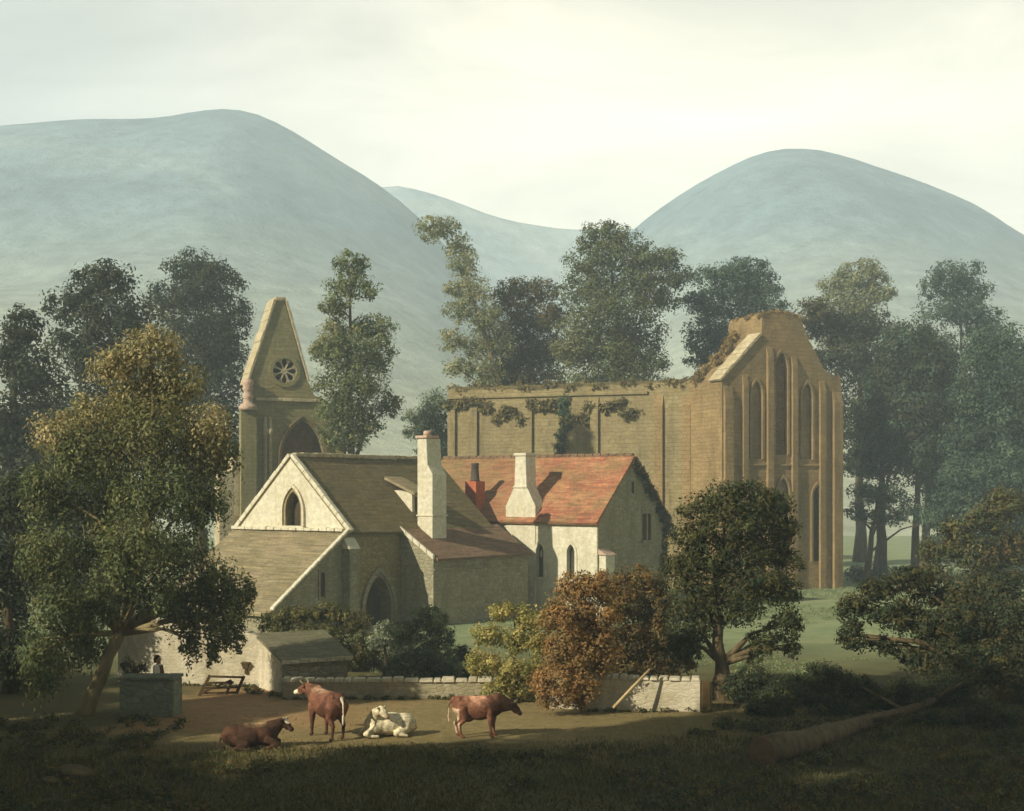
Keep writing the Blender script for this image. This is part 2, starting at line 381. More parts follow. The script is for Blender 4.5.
# ------------------------------------------------------------------ ground
def ground_mat():
    m, n, b, out = mat('pasture'); p = position(n)
    sx = n.nodes.new('ShaderNodeSeparateXYZ'); n.links.new(p, sx.inputs[0])
    g1 = noise(n, p, 0.22, 8, 0.65); g2 = noise(n, p, 2.4, 8, 0.75); g3 = noise(n, p, 14, 4, 0.7)
    green = ramp(n, g1, [(0.3, lin('4a4a2e')), (0.5, lin('5a5634')), (0.7, lin('6e643c'))])
    worn = ramp(n, g2, [(0.25, lin('6e5f3a')), (0.5, lin('8a7a50')), (0.75, lin('a08c5e'))])
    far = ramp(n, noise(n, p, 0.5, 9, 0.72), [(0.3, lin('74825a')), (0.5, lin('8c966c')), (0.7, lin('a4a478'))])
    earth = ramp(n, g2, [(0.25, lin('8a6a42')), (0.5, lin('a8835a')), (0.8, lin('b8966a'))])
    # the grazed strip in front of the wall, the bare gateway, the meadow beyond the wall
    def band(a, b2, c, d, sock):
        u = rng_node(n, sock, a, b2, 0, 1); v = rng_node(n, sock, c, d, 1, 0)
        mm = n.nodes.new('ShaderNodeMath'); mm.operation = 'MULTIPLY'; n.links.new(u, mm.inputs[0]); n.links.new(v, mm.inputs[1]); return mm.outputs[0]
    wy = n.nodes.new('ShaderNodeMath'); wy.operation = 'MULTIPLY_ADD'; n.links.new(g1, wy.inputs[0]); wy.inputs[1].default_value = 9; n.links.new(sx.outputs[1], wy.inputs[2])
    wx = n.nodes.new('ShaderNodeMath'); wx.operation = 'MULTIPLY_ADD'; n.links.new(g1, wx.inputs[0]); wx.inputs[1].default_value = 8; n.links.new(sx.outputs[0], wx.inputs[2])
    strip = band(39.5, 42.5, 49, 53, wy.outputs[0])
    sxa = rng_node(n, wx.outputs[0], 5, 13, 1.0, 0.25); sxb = rng_node(n, wx.outputs[0], -8, -6, 0.15, 1.0)
    sxm = n.nodes.new('ShaderNodeMath'); sxm.operation = 'MULTIPLY'; n.links.new(sxa, sxm.inputs[0]); n.links.new(sxb, sxm.inputs[1]); sxx = sxm.outputs[0]
    mu = n.nodes.new('ShaderNodeMath'); mu.operation = 'MULTIPLY'; n.links.new(strip, mu.inputs[0]); n.links.new(sxx, mu.inputs[1])
    c = mixc(n, mu.outputs[0], green, worn)
    ea = band(43.6, 45.2, 51, 54, wy.outputs[0]); eb0 = rng_node(n, wx.outputs[0], -4, 1.5, 0.9, 0); eb1 = rng_node(n, wx.outputs[0], -7.5, -6.0, 0, 1)
    ebm = n.nodes.new('ShaderNodeMath'); ebm.operation = 'MULTIPLY'; n.links.new(eb0, ebm.inputs[0]); n.links.new(eb1, ebm.inputs[1]); eb = ebm.outputs[0]
    me = n.nodes.new('ShaderNodeMath'); me.operation = 'MULTIPLY'; n.links.new(ea, me.inputs[0]); n.links.new(eb, me.inputs[1])
    c = mixc(n, me.outputs[0], c, earth)
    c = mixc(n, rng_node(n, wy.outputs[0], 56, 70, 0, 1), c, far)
    c = mixc(n, 1.0, c, ramp(n, g3, [(0.2, (0.65,)*3), (0.8, (1.3,)*3)]), 'MULTIPLY')
    n.links.new(c, b.inputs['Base Color'])
    h = n.nodes.new('ShaderNodeMath'); h.operation = 'ADD'; n.links.new(g2, h.inputs[0]); n.links.new(g3, h.inputs[1])
    bump(n, b, h.outputs[0], 0.8, 0.08); return m
def grid(name, xs, ys, zf, m, kind='structure'):
    X, Y = np.meshgrid(xs, ys); Z = zf(X, Y)
    v = np.stack([X, Y, Z], -1).reshape(-1, 3); nx, ny = len(xs), len(ys)
    i = np.arange(ny - 1)[:, None] * nx + np.arange(nx - 1)[None, :]
    f = np.stack([i, i + 1, i + nx + 1, i + nx], -1).reshape(-1, 4)
    me = bpy.data.meshes.new(name); me.from_pydata(v.tolist(), [], f.tolist())
    for p in me.polygons: p.use_smooth = True
    return tag(link(name, me, m), kind=kind)
def gz(x, y):
    return 0.05*np.sin(x*0.9 + 1.3*np.sin(y*0.5)) * np.sin(y*0.7 + 0.6) * np.clip((37.5 - y)/3, 0, 1)
gx = np.unique(np.concatenate([np.linspace(-760, 760, 40), np.linspace(-30, 30, 121)]))
gy = np.unique(np.concatenate([np.linspace(-140, 880, 40), np.linspace(20, 60, 121)]))
grid('ground', gx, gy, lambda X, Y: gz(X, Y), ground_mat())

# ------------------------------------------------------------------ hills
def vnoise(X, Y, s, seed):
    r = np.random.default_rng(seed); T = r.random((64, 64))
    x = X/s; y = Y/s; xi = np.floor(x).astype(int); yi = np.floor(y).astype(int); u = x - xi; v = y - yi
    u = u*u*(3-2*u); v = v*v*(3-2*v)
    g = lambda a, b: T[a % 64, b % 64]
    return (g(xi, yi)*(1-u) + g(xi+1, yi)*u)*(1-v) + (g(xi, yi+1)*(1-u) + g(xi+1, yi+1)*u)*v - 0.5
def fbm(X, Y, s, seed, oct=4):
    return sum(vnoise(X, Y, s/2**k, seed + k) / 2**k for k in range(oct))
def hill_mat(name, a, b_, c_):
    m, n, b, out = mat(name); p = position(n)
    mp = n.nodes.new('ShaderNodeMapping'); mp.inputs['Scale'].default_value = (1, 0.5, 2.2); mp.inputs['Rotation'].default_value = (0, 0.25, 0); n.links.new(p, mp.inputs[0])
    f1 = noise(n, mp.outputs[0], 0.011, 8, 0.62, 0.4); f2 = noise(n, p, 0.09, 8, 0.75)
    c = ramp(n, f1, [(0.3, a), (0.5, b_), (0.7, c_)])
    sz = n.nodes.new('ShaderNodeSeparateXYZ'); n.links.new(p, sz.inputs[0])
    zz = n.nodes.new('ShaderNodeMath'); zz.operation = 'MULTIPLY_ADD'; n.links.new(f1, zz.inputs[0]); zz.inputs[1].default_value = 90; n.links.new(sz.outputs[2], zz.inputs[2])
    c = mixc(n, rng_node(n, zz.outputs[0], 60, 150, 0.8, 0), c, lin('c2c2a0'))      # valley mist painted in: paler towards the hill foot
    c = mixc(n, 1.0, c, ramp(n, f2, [(0.3, (0.55,)*3), (0.7, (1.4,)*3)]), 'MULTIPLY')
    n.links.new(c, b.inputs['Base Color']); bump(n, b, f2, 0.8, 3.0); return m
def hill(name, Dr, y0, sil, m, seed, back=130, power=1.35, amp=12):
    xs = np.linspace(-560, 560, 150) * Dr/600; ys = np.linspace(y0, Dr + back, 80)
    sp = np.array(sil, float); hx = (sp[:, 0] - CX)/F*Dr; hh = CAMZ + (HZ - sp[:, 1])/F*Dr
    def zf(X, Y):
        U = X * Dr / np.maximum(Y, y0)                        # valley sides open out towards the viewer
        H = np.interp(0.45*U + 0.55*X, hx, hh)
        k = np.ones(3)/3
        H = np.apply_along_axis(lambda r: np.convolve(np.pad(r, 1, 'edge'), k, 'valid'), 1, H)
        u = np.clip((Y - y0)/(Dr - y0), 0, 1); s = u**power
        d = np.clip((Y - Dr)/back, 0, 1); s = s*(1 - d*d*0.6)
        N = fbm(X*0.8 + Y*0.5, Y*0.7 - X*0.3, 120, seed)*amp*2.2 + fbm(X, Y, 18, seed + 5, 3)*2.2
        return H*s + N*u*(1 - np.clip((Y - Dr + 60)/60, 0, 1)*0.8) - 0.6
    return grid(name, xs, ys, zf, m)
HM1 = hill_mat('hazed_hillside', lin('4c6470'), lin('6c8288'), lin('8f9a90'))  # blue of the distant haze mixed into the hill colours
HM2 = hill_mat('pale_hazed_hillside', lin('7d929a'), lin('98a8a8'), lin('b0b8aa'))  # far ridge: haze fade put into a paler colour
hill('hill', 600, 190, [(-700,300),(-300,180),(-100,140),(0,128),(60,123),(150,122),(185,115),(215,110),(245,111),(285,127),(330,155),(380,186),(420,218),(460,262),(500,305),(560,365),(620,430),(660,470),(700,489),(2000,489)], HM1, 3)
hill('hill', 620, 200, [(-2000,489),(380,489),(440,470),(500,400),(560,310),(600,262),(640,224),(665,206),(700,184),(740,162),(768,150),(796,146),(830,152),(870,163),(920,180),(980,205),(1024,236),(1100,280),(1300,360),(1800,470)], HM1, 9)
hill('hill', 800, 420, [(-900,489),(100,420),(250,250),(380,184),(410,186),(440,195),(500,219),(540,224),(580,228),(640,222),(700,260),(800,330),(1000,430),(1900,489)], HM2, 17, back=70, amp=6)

# ------------------------------------------------------------------ haze: one closed box of even, pale air
hz = MB().box((-755, -135, -3), (755, 885, 186)).build('haze', None)
hm = bpy.data.materials.new('haze_air'); hm.use_nodes = True; hn = hm.node_tree; hn.nodes.clear()
ho = hn.nodes.new('ShaderNodeOutputMaterial'); pv = hn.nodes.new('ShaderNodeVolumePrincipled')
pv.inputs['Color'].default_value = (0.74, 0.90, 1.0, 1); pv.inputs['Density'].default_value = 0.0014; pv.inputs['Anisotropy'].default_value = 0.0
hn.links.new(pv.outputs[0], ho.inputs['Volume']); hz.data.materials.append(hm); tag(hz, kind='stuff')

# ------------------------------------------------------------------ ruined abbey: east end
def jag(pts, step, amp):
    """broken masonry edge along a polyline"""
    out = [pts[0]]
    for a, b in zip(pts, pts[1:]):
        n = max(1, int((Vector(b) - Vector(a)).length/step))
        for k in range(1, n + 1):
            t = k/n; x = a[0] + (b[0]-a[0])*t; z = a[1] + (b[1]-a[1])*t
            if k < n:
                zz = z + random.uniform(-amp, amp); out.append((x - step*0.3, zz)); out.append((x, zz))
            else: out.append((x, z))
    return out
TH = R(25)
fe = Frame(722, 93, TH)
e = thing('abbey_gable', 'golden stone east gable of the ruined abbey with tall lancets and broken top', 'ruin', fe.loc(), TH)
W = 9.8; DEP = 4.0
top = [(W, 14.2), (W - 0.1, 14.7), (W - 0.9, 14.8), (W - 1.1, 14.9)] + jag([(W - 1.2, 14.9), (W*0.5 + 1.7, 18.0)], 0.5, 0.12) + jag([(W*0.5 + 1.6, 18.5), (W*0.5 + 0.6, 18.95), (W*0.5 - 1.5, 18.7)], 0.4, 0.12) + [(W*0.5 - 1.7, 18.4), (W*0.5 - 1.72, 17.2), (0.0, 14.2)]
prof = [(0, -0.3), (W, -0.3)] + top
w = MB().prism(on_y(prof, 0), (0, DEP, 0)).build('wall', M['abbey'], e)
lanc = [(4.75, 9.2, 1.0, 6.9), (2.75, 8.9, 0.85, 5.2), (6.9, 8.9, 0.85, 5.2), (2.9, 2.0, 0.9, 5.2), (4.9, 2.0, 1.0, 5.6), (7.75, 1.9, 0.75, 5.2)]
cs = [cutter(on_y(arch(cx, z0, ww, h, sharp=1.3), -0.5), (0, 0.74, 0), e) for cx, z0, ww, h in lanc]
carve(w, cs)
for k, (cx, z0, ww, h) in enumerate(lanc):
    MB().prism(on_y(arch(cx, z0 + .003, ww - .006, h - .01, sharp=1.3), 0.23), (0, 0.006, 0)).build('lancet_window', M['glass'] if k == 5 else M['abbey'] if k != 0 else M['infill'], e)
    ring(arch(cx, z0, ww + 0.34, h + 0.26, sharp=1.3), arch(cx, z0, ww + .02, h + .02, sharp=1.3), 'y', -0.10, 0.02).build('hood_mould', M['abbey'], e)
for cx, ww, zt, d in ((0.45, 0.7, 13.7, 0.24), (1.8, 0.42, 14.5, 0.2), (3.78, 0.5, 16.5, 0.24), (5.8, 0.46, 15.9, 0.22), (8.15, 0.5, 14.3, 0.2), (9.4, 0.75, 13.6, 0.28)):
    m = MB(); m.box((cx - ww/2, -d, -0.3), (cx + ww/2, -0.002, zt - 0.8))
    m.hexa([(cx - ww/2, -d, zt - 0.8), (cx + ww/2, -d, zt - 0.8), (cx + ww/2, -0.002, zt - 0.8), (cx - ww/2, -0.002, zt - 0.8),
            (cx - ww/2, -0.05, zt), (cx + ww/2, -0.05, zt), (cx + ww/2, -0.002, zt), (cx - ww/2, -0.002, zt)])
    m.build('buttress', M['abbey'], e, bevel=0.04)
MB().box((0.05, -0.1, 8.4), (W - 0.05, -0.004, 8.56)).build('string_course', M['abbey'], e, bevel=0.04)
# pale coping up the left slope
cp = MB(); a0 = Vector((-0.12, 0, 14.05)); a1 = Vector((W*0.5 - 1.76, 0, 17.28)); nn = Vector((-(a1 - a0).z, 0, (a1 - a0).x)).normalized()*0.2
nseg = 9
for k in range(nseg):
    p, q = a0.lerp(a1, k/nseg), a0.lerp(a1, (k + 0.97)/nseg); j = nn*random.uniform(0.85, 1.15)
    cp.hexa([(p.x, -0.14, p.z), (q.x, -0.14, q.z), (q.x, 1.35, q.z), (p.x, 1.35, p.z)] + [(v.x + j.x, yy, v.z + j.z) for v, yy in ((p, -0.14), (q, -0.14), (q, 1.35), (p, 1.35))])
cp.build('coping', M['coping'], e, bevel=0.03)

# abbey transept wall, running left and back
NV = Vector((-0.93, 0.367)).normalized()
s0 = Vector(((690 - CX)/F*96.7, 96.7)); LN = 18.3
fn = Frame(690, 96.7, math.atan2(-NV.y, -NV.x))      # local x points right towards the gable; wall runs to -x
nv = thing('abbey_wall', 'long grey roofless abbey wall with overgrown top beside the east gable', 'ruin', fn.loc(), fn.rz)
topn = jag([(0.9, 14.3), (-3.5, 14.35), (-9, 14.1), (-LN, 14.2)], 0.7, 0.18)
w = MB().prism(on_y([(-LN, -0.3), (0.9, -0.3)] + topn, 0), (0, 1.5, 0)).build('wall', M['abbey_grey'], nv)
for cx in (-LN + 0.35, -16.2, -11.9, -6.9, -2.2, -0.2):
    m = MB().box((cx - 0.3, -0.22, -0.3), (cx + 0.3, -0.002, 12.6))
    m.hexa([(cx - 0.3, -0.22, 12.6), (cx + 0.3, -0.22, 12.6), (cx + 0.32, -0.002, 12.6), (cx - 0.32, -0.002, 12.6), (cx - 0.32, -0.04, 13.4), (cx + 0.32, -0.04, 13.4), (cx + 0.32, -0.002, 13.4), (cx - 0.32, -0.002, 13.4)])
    m.build('pilaster', M['abbey' if cx > -3 else 'abbey_grey'], nv, bevel=0.04)
MB().box((-LN, -0.16, 13.5), (-3.0, -0.004, 13.72)).build('string_course', M['abbey_grey'], nv, bevel=0.03)

# ------------------------------------------------------------------ ruined abbey: west front
fw = Frame(250, 97, TH)
wf = thing('abbey_gable', 'steep ruined west gable with a round rose window behind the white cottage', 'ruin', fw.loc(), TH)
ax = 2.1
prof = [(-0.1, -0.3), (6.9, -0.3)] + jag([(6.9, 12.6), (4.6, 13.5)], 0.5, 0.15) + [(4.3, 14.2), (4.05, 14.6)] + [(4.0, 14.6), (2.45, 19.98)] + [(1.85, 20.1), (0.02, 14.4), (0.02, 12.6), (-0.1, 12.5)]
w = MB().prism(on_y(prof, 0), (0, 1.6, 0)).build('wall', M['abbey_west'], wf)
rose = fw.hit(286, 371, 'y', 0); rc = (rose[0] - 0.1, rose[2]); rr = 0.98
circ = lambda r, n=24: [(rc[0] + r*math.cos(2*math.pi*k/n), rc[1] + r*math.sin(2*math.pi*k/n)) for k in range(n)]
cs = [cutter(on_y(circ(rr), -0.5), (0, 0.95, 0), wf), cutter(on_y(arch(3.75, 3.0, 3.0, 8.7, sharp=0.95), -0.5), (0, 1.3, 0), wf)]
carve(w, cs)
MB().prism(on_y(circ(rr - 0.004), 0.44), (0, 0.006, 0)).build('rose_recess', M['recess'], wf)
tr = MB()
for k in range(24):
    a, b2 = 2*math.pi*k/24, 2*math.pi*(k+1)/24; o_, i_ = circ(rr + 0.16), circ(rr - 0.12)
    k2 = (k+1) % 24
    tr.hexa([(o_[k][0], -0.09, o_[k][1]), (o_[k2][0], -0.09, o_[k2][1]), (i_[k2][0], -0.09, i_[k2][1]), (i_[k][0], -0.09, i_[k][1]),
             (o_[k][0], 0.12, o_[k][1]), (o_[k2][0], 0.12, o_[k2][1]), (i_[k2][0], 0.12, i_[k2][1]), (i_[k][0], 0.12, i_[k][1])])
tr.build('rose_frame', M['abbey_west'], wf)
sp = MB()
for k in range(8):
    a = 2*math.pi*(k + 0.5)/8; c, s_ = math.cos(a), math.sin(a); t = 0.055
    q = [(rc[0] + c*r - s_*u, rc[1] + s_*r + c*u) for r, u in ((0.2, -t), (rr - 0.1, -t), (rr - 0.1, t), (0.2, t))]
    sp.prism(on_y(q, 0.02), (0, 0.14, 0))
    cc = (rc[0] + c*0.66, rc[1] + s_*0.66)
    for j in range(2):                                     # petal heads
        an = a + math.pi/8
    pc = (rc[0] + math.cos(a + math.pi/8)*0.68, rc[1] + math.sin(a + math.pi/8)*0.68)
    for j in range(8):
        a1_, a2_ = a + math.pi/8 - 1.9 + 3.8*j/8, a + math.pi/8 - 1.9 + 3.8*(j+1)/8
        q = [(pc[0] + r*math.cos(x), pc[1] + r*math.sin(x)) for x, r in ((a1_, .24), (a2_, .24), (a2_, .17), (a1_, .17))]
        sp.prism(on_y(q, 0.03), (0, 0.11, 0))
sp.prism(on_y([(rc[0] + 0.22*math.cos(x*math.pi/5), rc[1] + 0.22*math.sin(x*math.pi/5)) for x in range(10)], 0.01), (0, 0.15, 0))
sp.build('rose_tracery', M['coping'], wf)
MB().prism(on_y(arch(3.75, 3.004, 2.99, 8.69, sharp=0.95), 0.79), (0, 0.006, 0)).build('arch_infill', M['infill'], wf)
for off, yy in ((0.62, -0.16), (0.30, -0.07)):
    ring(arch(3.75, 3.0, 3.0 + off, 8.7 + off*0.55, n=10, sharp=0.95), arch(3.75, 3.0, 3.0 + off - 0.24, 8.7 + (off - 0.24)*0.55, n=10, sharp=0.95), 'y', yy, -0.002).build('arch_moulding', M['abbey'], wf)
for cx in (1.05, 1.4):
    MB().lathe((cx, -0.12, 0), [(0.14, -0.3), (0.14, 10.6), (0.22, 10.7), (0.22, 10.95), (0.16, 11.1), (0.09, 11.9)], 10).build('wall_shaft', M['coping'], wf, smooth=True)
MB().box((0.4, -0.2, 13.0), (5.2, -0.004, 13.22)).build('string_course', M['coping'], wf, bevel=0.03)
cp = MB()
for (p0, p1, sgn) in (((-0.14, 14.1), (1.86, 20.1), 1), ((4.12, 14.5), (2.5, 20.05), -1)):
    a0, a1 = Vector((p0[0], 0, p0[1])), Vector((p1[0], 0, p1[1])); dd = (a1 - a0).normalized(); nn = Vector((-dd.z*sgn, 0, dd.x*sgn))*0.17
    for k in range(8):
        p, q = a0.lerp(a1, k/8), a0.lerp(a1, (k + 0.995)/8); j = nn*random.uniform(0.85, 1.15)
        cp.hexa([(p.x, -0.12, p.z), (q.x, -0.12, q.z), (q.x, 1.72, q.z), (p.x, 1.72, p.z)] + [(v.x + j.x, yy, v.z + j.z) for v, yy in ((p, -0.12), (q, -0.12), (q, 1.72), (p, 1.72))])
cp.build('coping', M['coping'], wf, bevel=0.03)
MB().box((1.8, -0.1, 20.0), (2.55, 1.7, 20.3)).build('apex_stone', M['coping'], wf, bevel=0.06)
MB().box((-0.78, -0.5, -0.3), (0.38, -0.003, 12.3)).build('corner_buttress', M['abbey_west'], wf, bevel=0.05)
MB().lathe((-0.22, -0.28, 12.3), [(0.62, 0), (0.66, 0.2), (0.5, 0.42), (0.32, 0.5), (0.3, 0.8), (0.42, 0.95), (0.3, 1.1), (0.3, 1.35), (0.42, 1.5), (0.3, 1.65), (0.44, 1.9), (0.3, 2.15)], 14).build('pinnacle', M['pinkcap'], wf, smooth=True)
MB().prism(on_y([(-2.2, -0.3), (-0.79, -0.3), (-0.79, 9.2), (-1.2, 9.0), (-1.3, 8.2), (-2.2, 7.9)], -0.2), (0, 1.4, 0)).build('outer_buttress', M['coping'], wf, bevel=0.05)

# ------------------------------------------------------------------ cottage with the white gable
PH = R(-36)
fa = Frame(291, 70, PH)
ca = thing('stone_cottage', 'stone cottage with white gable, pointed window and brown stone roof', 'cottage', fa.loc(), PH)
HW, LA, ZE, ZR = 3.8, 11.2, 4.85, 8.42
def gable_prism(hw, y0, y1, ze, zr, zb=-0.3): 
    return MB().prism(on_y([(-hw, zb), (hw, zb), (hw, ze), (0, zr), (-hw, ze)], y0), (0, y1 - y0, 0))
w = gable_prism(HW, 0, LA, ZE, ZR).build('wall', M['brownstone'], ca)
wx, _, wz = fa.hit(294, 527, 'y', 0)
cs = [cutter(on_y(arch(0.2, 5.02, 1.05, 1.75, sharp=1.0), -0.5), (0, 1.0, 0), ca)]
dx, dy, dz_ = fa.hit(378, 600, 'x', HW)
cs.append(cutter(on_x(arch(dy, -0.2, 1.9, 2.75, sharp=0.95), HW + 0.5), (-1.2, 0, 0), ca))
carve(w, cs)
# limewashed gable skin, pierced by the window
sk = MB().prism(on_y([(-HW + .02, ZE - 0.1), (HW - .02, ZE - 0.1), (0, ZR - 0.08)], -0.03), (0, 0.06, 0)).build('gable', M['limewash'], ca)
carve(sk, [cutter(on_y(arch(0.2, 5.02, 1.05, 1.75, sharp=1.0), -0.6), (0, 1.2, 0), ca)])
wi = MB().prism(on_y(arch(0.2, 5.024, 1.04, 1.74, sharp=1.0), 0.42), (0, 0.006, 0)).build('window', M['recess'], ca)
ring(arch(0.2, 5.0, 1.62, 2.1, sharp=1.0), arch(0.2, 5.0, 1.34, 1.93, sharp=1.0), 'y', -0.16, -0.032).build('hood', M['limewash'], wi)
ring(arch(0.2, 5.0, 1.33, 1.92, sharp=1.0), arch(0.2, 5.0, 1.04, 1.74, sharp=1.0), 'y', -0.07, 0.1).build('frame', M['abbey_grey'], wi)
MB().box((-0.6, -0.2, 4.9), (1.0, -0.034, 5.02)).build('sill', M['limewash'], wi, bevel=0.02)
ring(arch(dy, -0.2, 2.6, 3.2, sharp=0.95), arch(dy, -0.2, 2.2, 2.93, sharp=0.95), 'x', HW + 0.002, HW + 0.14).build('door_arch', M['rubble'], ca)
ring(arch(dy, -0.2, 2.18, 2.92, sharp=0.95), arch(dy, -0.2, 1.88, 2.74, sharp=0.95), 'x', HW - 0.25, HW + 0.06).build('door_arch', M['brownstone'], ca)
MB().prism(on_x(arch(dy, -0.2, 1.89, 2.745, sharp=0.95), HW - 0.69), (0.006, 0, 0)).build('doorway', M['recess'], ca)
def slab_roof(hw, y0, y1, ze, zr, over, th, nm, m, parent, side=(1, -1), sag=0.0):
    n = 14
    for sgn in side:
        mb = MB(); sl = Vector((hw, 0, ze - zr)); sl = sl.normalized(); ex = (hw + over*sl.x)
        ez = ze + over*sl.z; up = Vector((-sl.z, 0, sl.x))*th
        for k in range(n):
            a, b2 = y0 + (y1 - y0)*k/n, y0 + (y1 - y0)*(k + 1)/n
            sa, sb = -sag*math.sin(math.pi*k/n), -sag*math.sin(math.pi*(k+1)/n)
            c = []
            for lift in (0.006, 1.0):
                for yy, zz, top_ in ((a, sa, 1), (b2, sb, 1), (b2, sb, 0), (a, sa, 0)):
                    x, z = (0, zr) if top_ else (ex, ez)
                    c.append((sgn*(x + up.x*lift), yy, z + zz + up.z*lift))
            if sgn < 0: c = [c[3], c[2], c[1], c[0], c[7], c[6], c[5], c[4]]
            mb.hexa(c)
        me = mb.mesh(nm); bm = bmesh.new(); bm.from_mesh(me); bmesh.ops.remove_doubles(bm, verts=bm.verts, dist=1e-4)
        bad = [f for f in bm.faces if len(set(tuple(round(c, 3) for c in v.co) for v in f.verts)) < 3]
        bm.to_mesh(me); bm.free()
        link(nm, me, m, parent)
slab_roof(HW, 0.16, LA + 0.2, ZE, ZR, 0.3, 0.14, 'roof', M['stone_roof'], ca, sag=0.06)
for sgn in (1, -1):                                        # gable copings
    c = MB(); a0, a1 = Vector((sgn*(HW + 0.18), 0, ZE - 0.12)), Vector((0, 0, ZR + 0.08)); dd = (a1 - a0).normalized(); nn = Vector((-dd.z*(-sgn)*-1, 0, dd.x*-sgn))
    nn = Vector((sgn*abs(dd.z), 0, abs(dd.x)))*0.2
    for k in range(9):
        p, q = a0.lerp(a1, k/9), a0.lerp(a1, (k + 0.97)/9); j = nn*random.uniform(0.9, 1.1)
        c.hexa([(p.x, -0.1, p.z), (q.x, -0.1, q.z), (q.x, 0.155, q.z), (p.x, 0.155, p.z)] + [(v.x + j.x, yy, v.z + j.z) for v, yy in ((p, -0.1), (q, -0.1), (q, 0.155), (p, 0.155))])
    c.build('gable_coping', M['limewash'], ca, bevel=0.02)
rd = MB()
for k in range(22): rd.box((-0.17, 0.2 + k*0.5, ZR + 0.06 + random.uniform(-.02, .02)), (0.17, 0.69 + k*0.5, ZR + 0.26 + random.uniform(-.02, .02)))
rd.build('ridge', M['coping'], ca, bevel=0.04)
# front lean-to: wide stone-slated roof running down from under the white gable
DL = 5.1; ZB = 1.35
MB().prism(on_x([(-DL, -0.3), (-0.003, -0.3), (-0.003, ZE - 0.2), (-DL, ZB)], -HW), (2*HW, 0, 0)).build('lean_to_wall', M['rubble'], ca)
lr = MB(); n = 10
for k in range(n):
    for i in range(6):
        y0_, y1_ = -0.02 - (DL + 0.25)*k/n, -0.02 - (DL + 0.25)*(k + 1)/n; z0_, z1_ = ZE + (ZB - ZE)*k/n*1.04, ZE + (ZB - ZE)*(k+1)/n*1.04
        x0_, x1_ = -HW - 0.2 + (2*HW + 0.42)*i/6, -HW - 0.2 + (2*HW + 0.42)*(i+1)/6
        if i == 5: x1_ += random.uniform(-0.06, 0.1)
        lr.hexa([(x0_, y0_, z0_ - .16), (x1_, y0_, z0_ - .16), (x1_, y1_, z1_ - .16), (x0_, y1_, z1_ - .16), (x0_, y0_, z0_), (x1_, y0_, z0_), (x1_, y1_, z1_ + 0.05), (x0_, y1_, z1_ + 0.05)])
lr.build('lean_to_roof', M['leanto_roof'], ca)
fl = MB()
for k in range(15): fl.box((-HW - 0.2 + k*0.52, -0.32 - random.uniform(0, .05), ZE - 0.06), (-HW + 0.29 + k*0.52, -0.036, ZE + 0.07 + random.uniform(0, .05)))
fl.build('ledge', M['limewash'], ca, bevel=0.03)
vs_ = MB()
for k in range(12):
    t = k/12; yy = -0.1 - DL*t; z_ = ZE + (ZB - ZE)*t - 0.02
    vs_.hexa([(HW + 0.02, yy, z_ - .02), (HW + 0.26, yy, z_ - .02), (HW + 0.26, yy - .4, z_ - .31), (HW + 0.02, yy - .4, z_ - .31), (HW + .02, yy, z_ + .13), (HW + .26, yy, z_ + .13), (HW + .26, yy - .4, z_ - .16), (HW + .02, yy - .4, z_ - .16)])
vs_.build('verge', M['limewash'], ca, bevel=0.04)
sx_, sy_, sz_ = fa.hit(322, 584, 'x', HW)
sl = MB().box((HW - 0.02, sy_ - 0.14, sz_ - 0.6), (HW + 0.006, sy_ + 0.14, sz_ + 0.55)).build('slit_window', M['recess'], ca)
ring([(sy_ - .26, sz_ - .72), (sy_ + .26, sz_ - .72), (sy_ + .26, sz_ + .68), (sy_ - .26, sz_ + .68)], [(sy_ - .15, sz_ - .6), (sy_ + .15, sz_ - .6), (sy_ + .15, sz_ + .55), (sy_ - .15, sz_ + .55)], 'x', HW + 0.002, HW + 0.06).build('frame', M['rubble'], sl)
MB().box((HW + .004, -0.35, -0.3), (HW + 0.5, 0.35, ZE - 0.9)).build('buttress', M['rubble'], ca, bevel=0.05)
MB().hexa([(HW + .004, -0.4, ZE - .9), (HW + .55, -0.4, ZE - .9), (HW + .55, .4, ZE - .9), (HW + .004, .4, ZE - .9), (HW + .004, -0.4, ZE - .35), (HW + .12, -0.4, ZE - .35), (HW + .12, .4, ZE - .35), (HW + .004, .4, ZE - .35)]).build('buttress_cap', M['limewash'], ca, bevel=0.04)
# dormer on the right-hand slope
def slope_z(x): return ZR + (ZE - ZR)*x/HW
dm = MB(); y0_, y1_ = 5.7, 6.75; x1_ = 3.1
dm.prism(on_y([(1.75, slope_z(1.75)), (x1_, slope_z(x1_) - .05), (x1_, slope_z(x1_) + 1.15), (1.75, slope_z(x1_) + 1.3)], y0_), (0, y1_ - y0_, 0))
dmo = dm.build('dormer', M['limewash'], ca)
MB().prism(on_y([(1.35, slope_z(1.35) + 0.2), (x1_ + .3, slope_z(x1_) + 1.02), (x1_ + .3, slope_z(x1_) + 1.16), (1.35, slope_z(1.35) + 0.36)], y0_ - .18), (0, y1_ - y0_ + .36, 0)).build('dormer_roof', M['leanto_roof'], dmo)
MB().box((x1_ - .01, y0_ + .2, slope_z(x1_) + .15), (x1_ + .008, y1_ - .2, slope_z(x1_) + .95)).build('dormer_window', M['glass'], dmo)
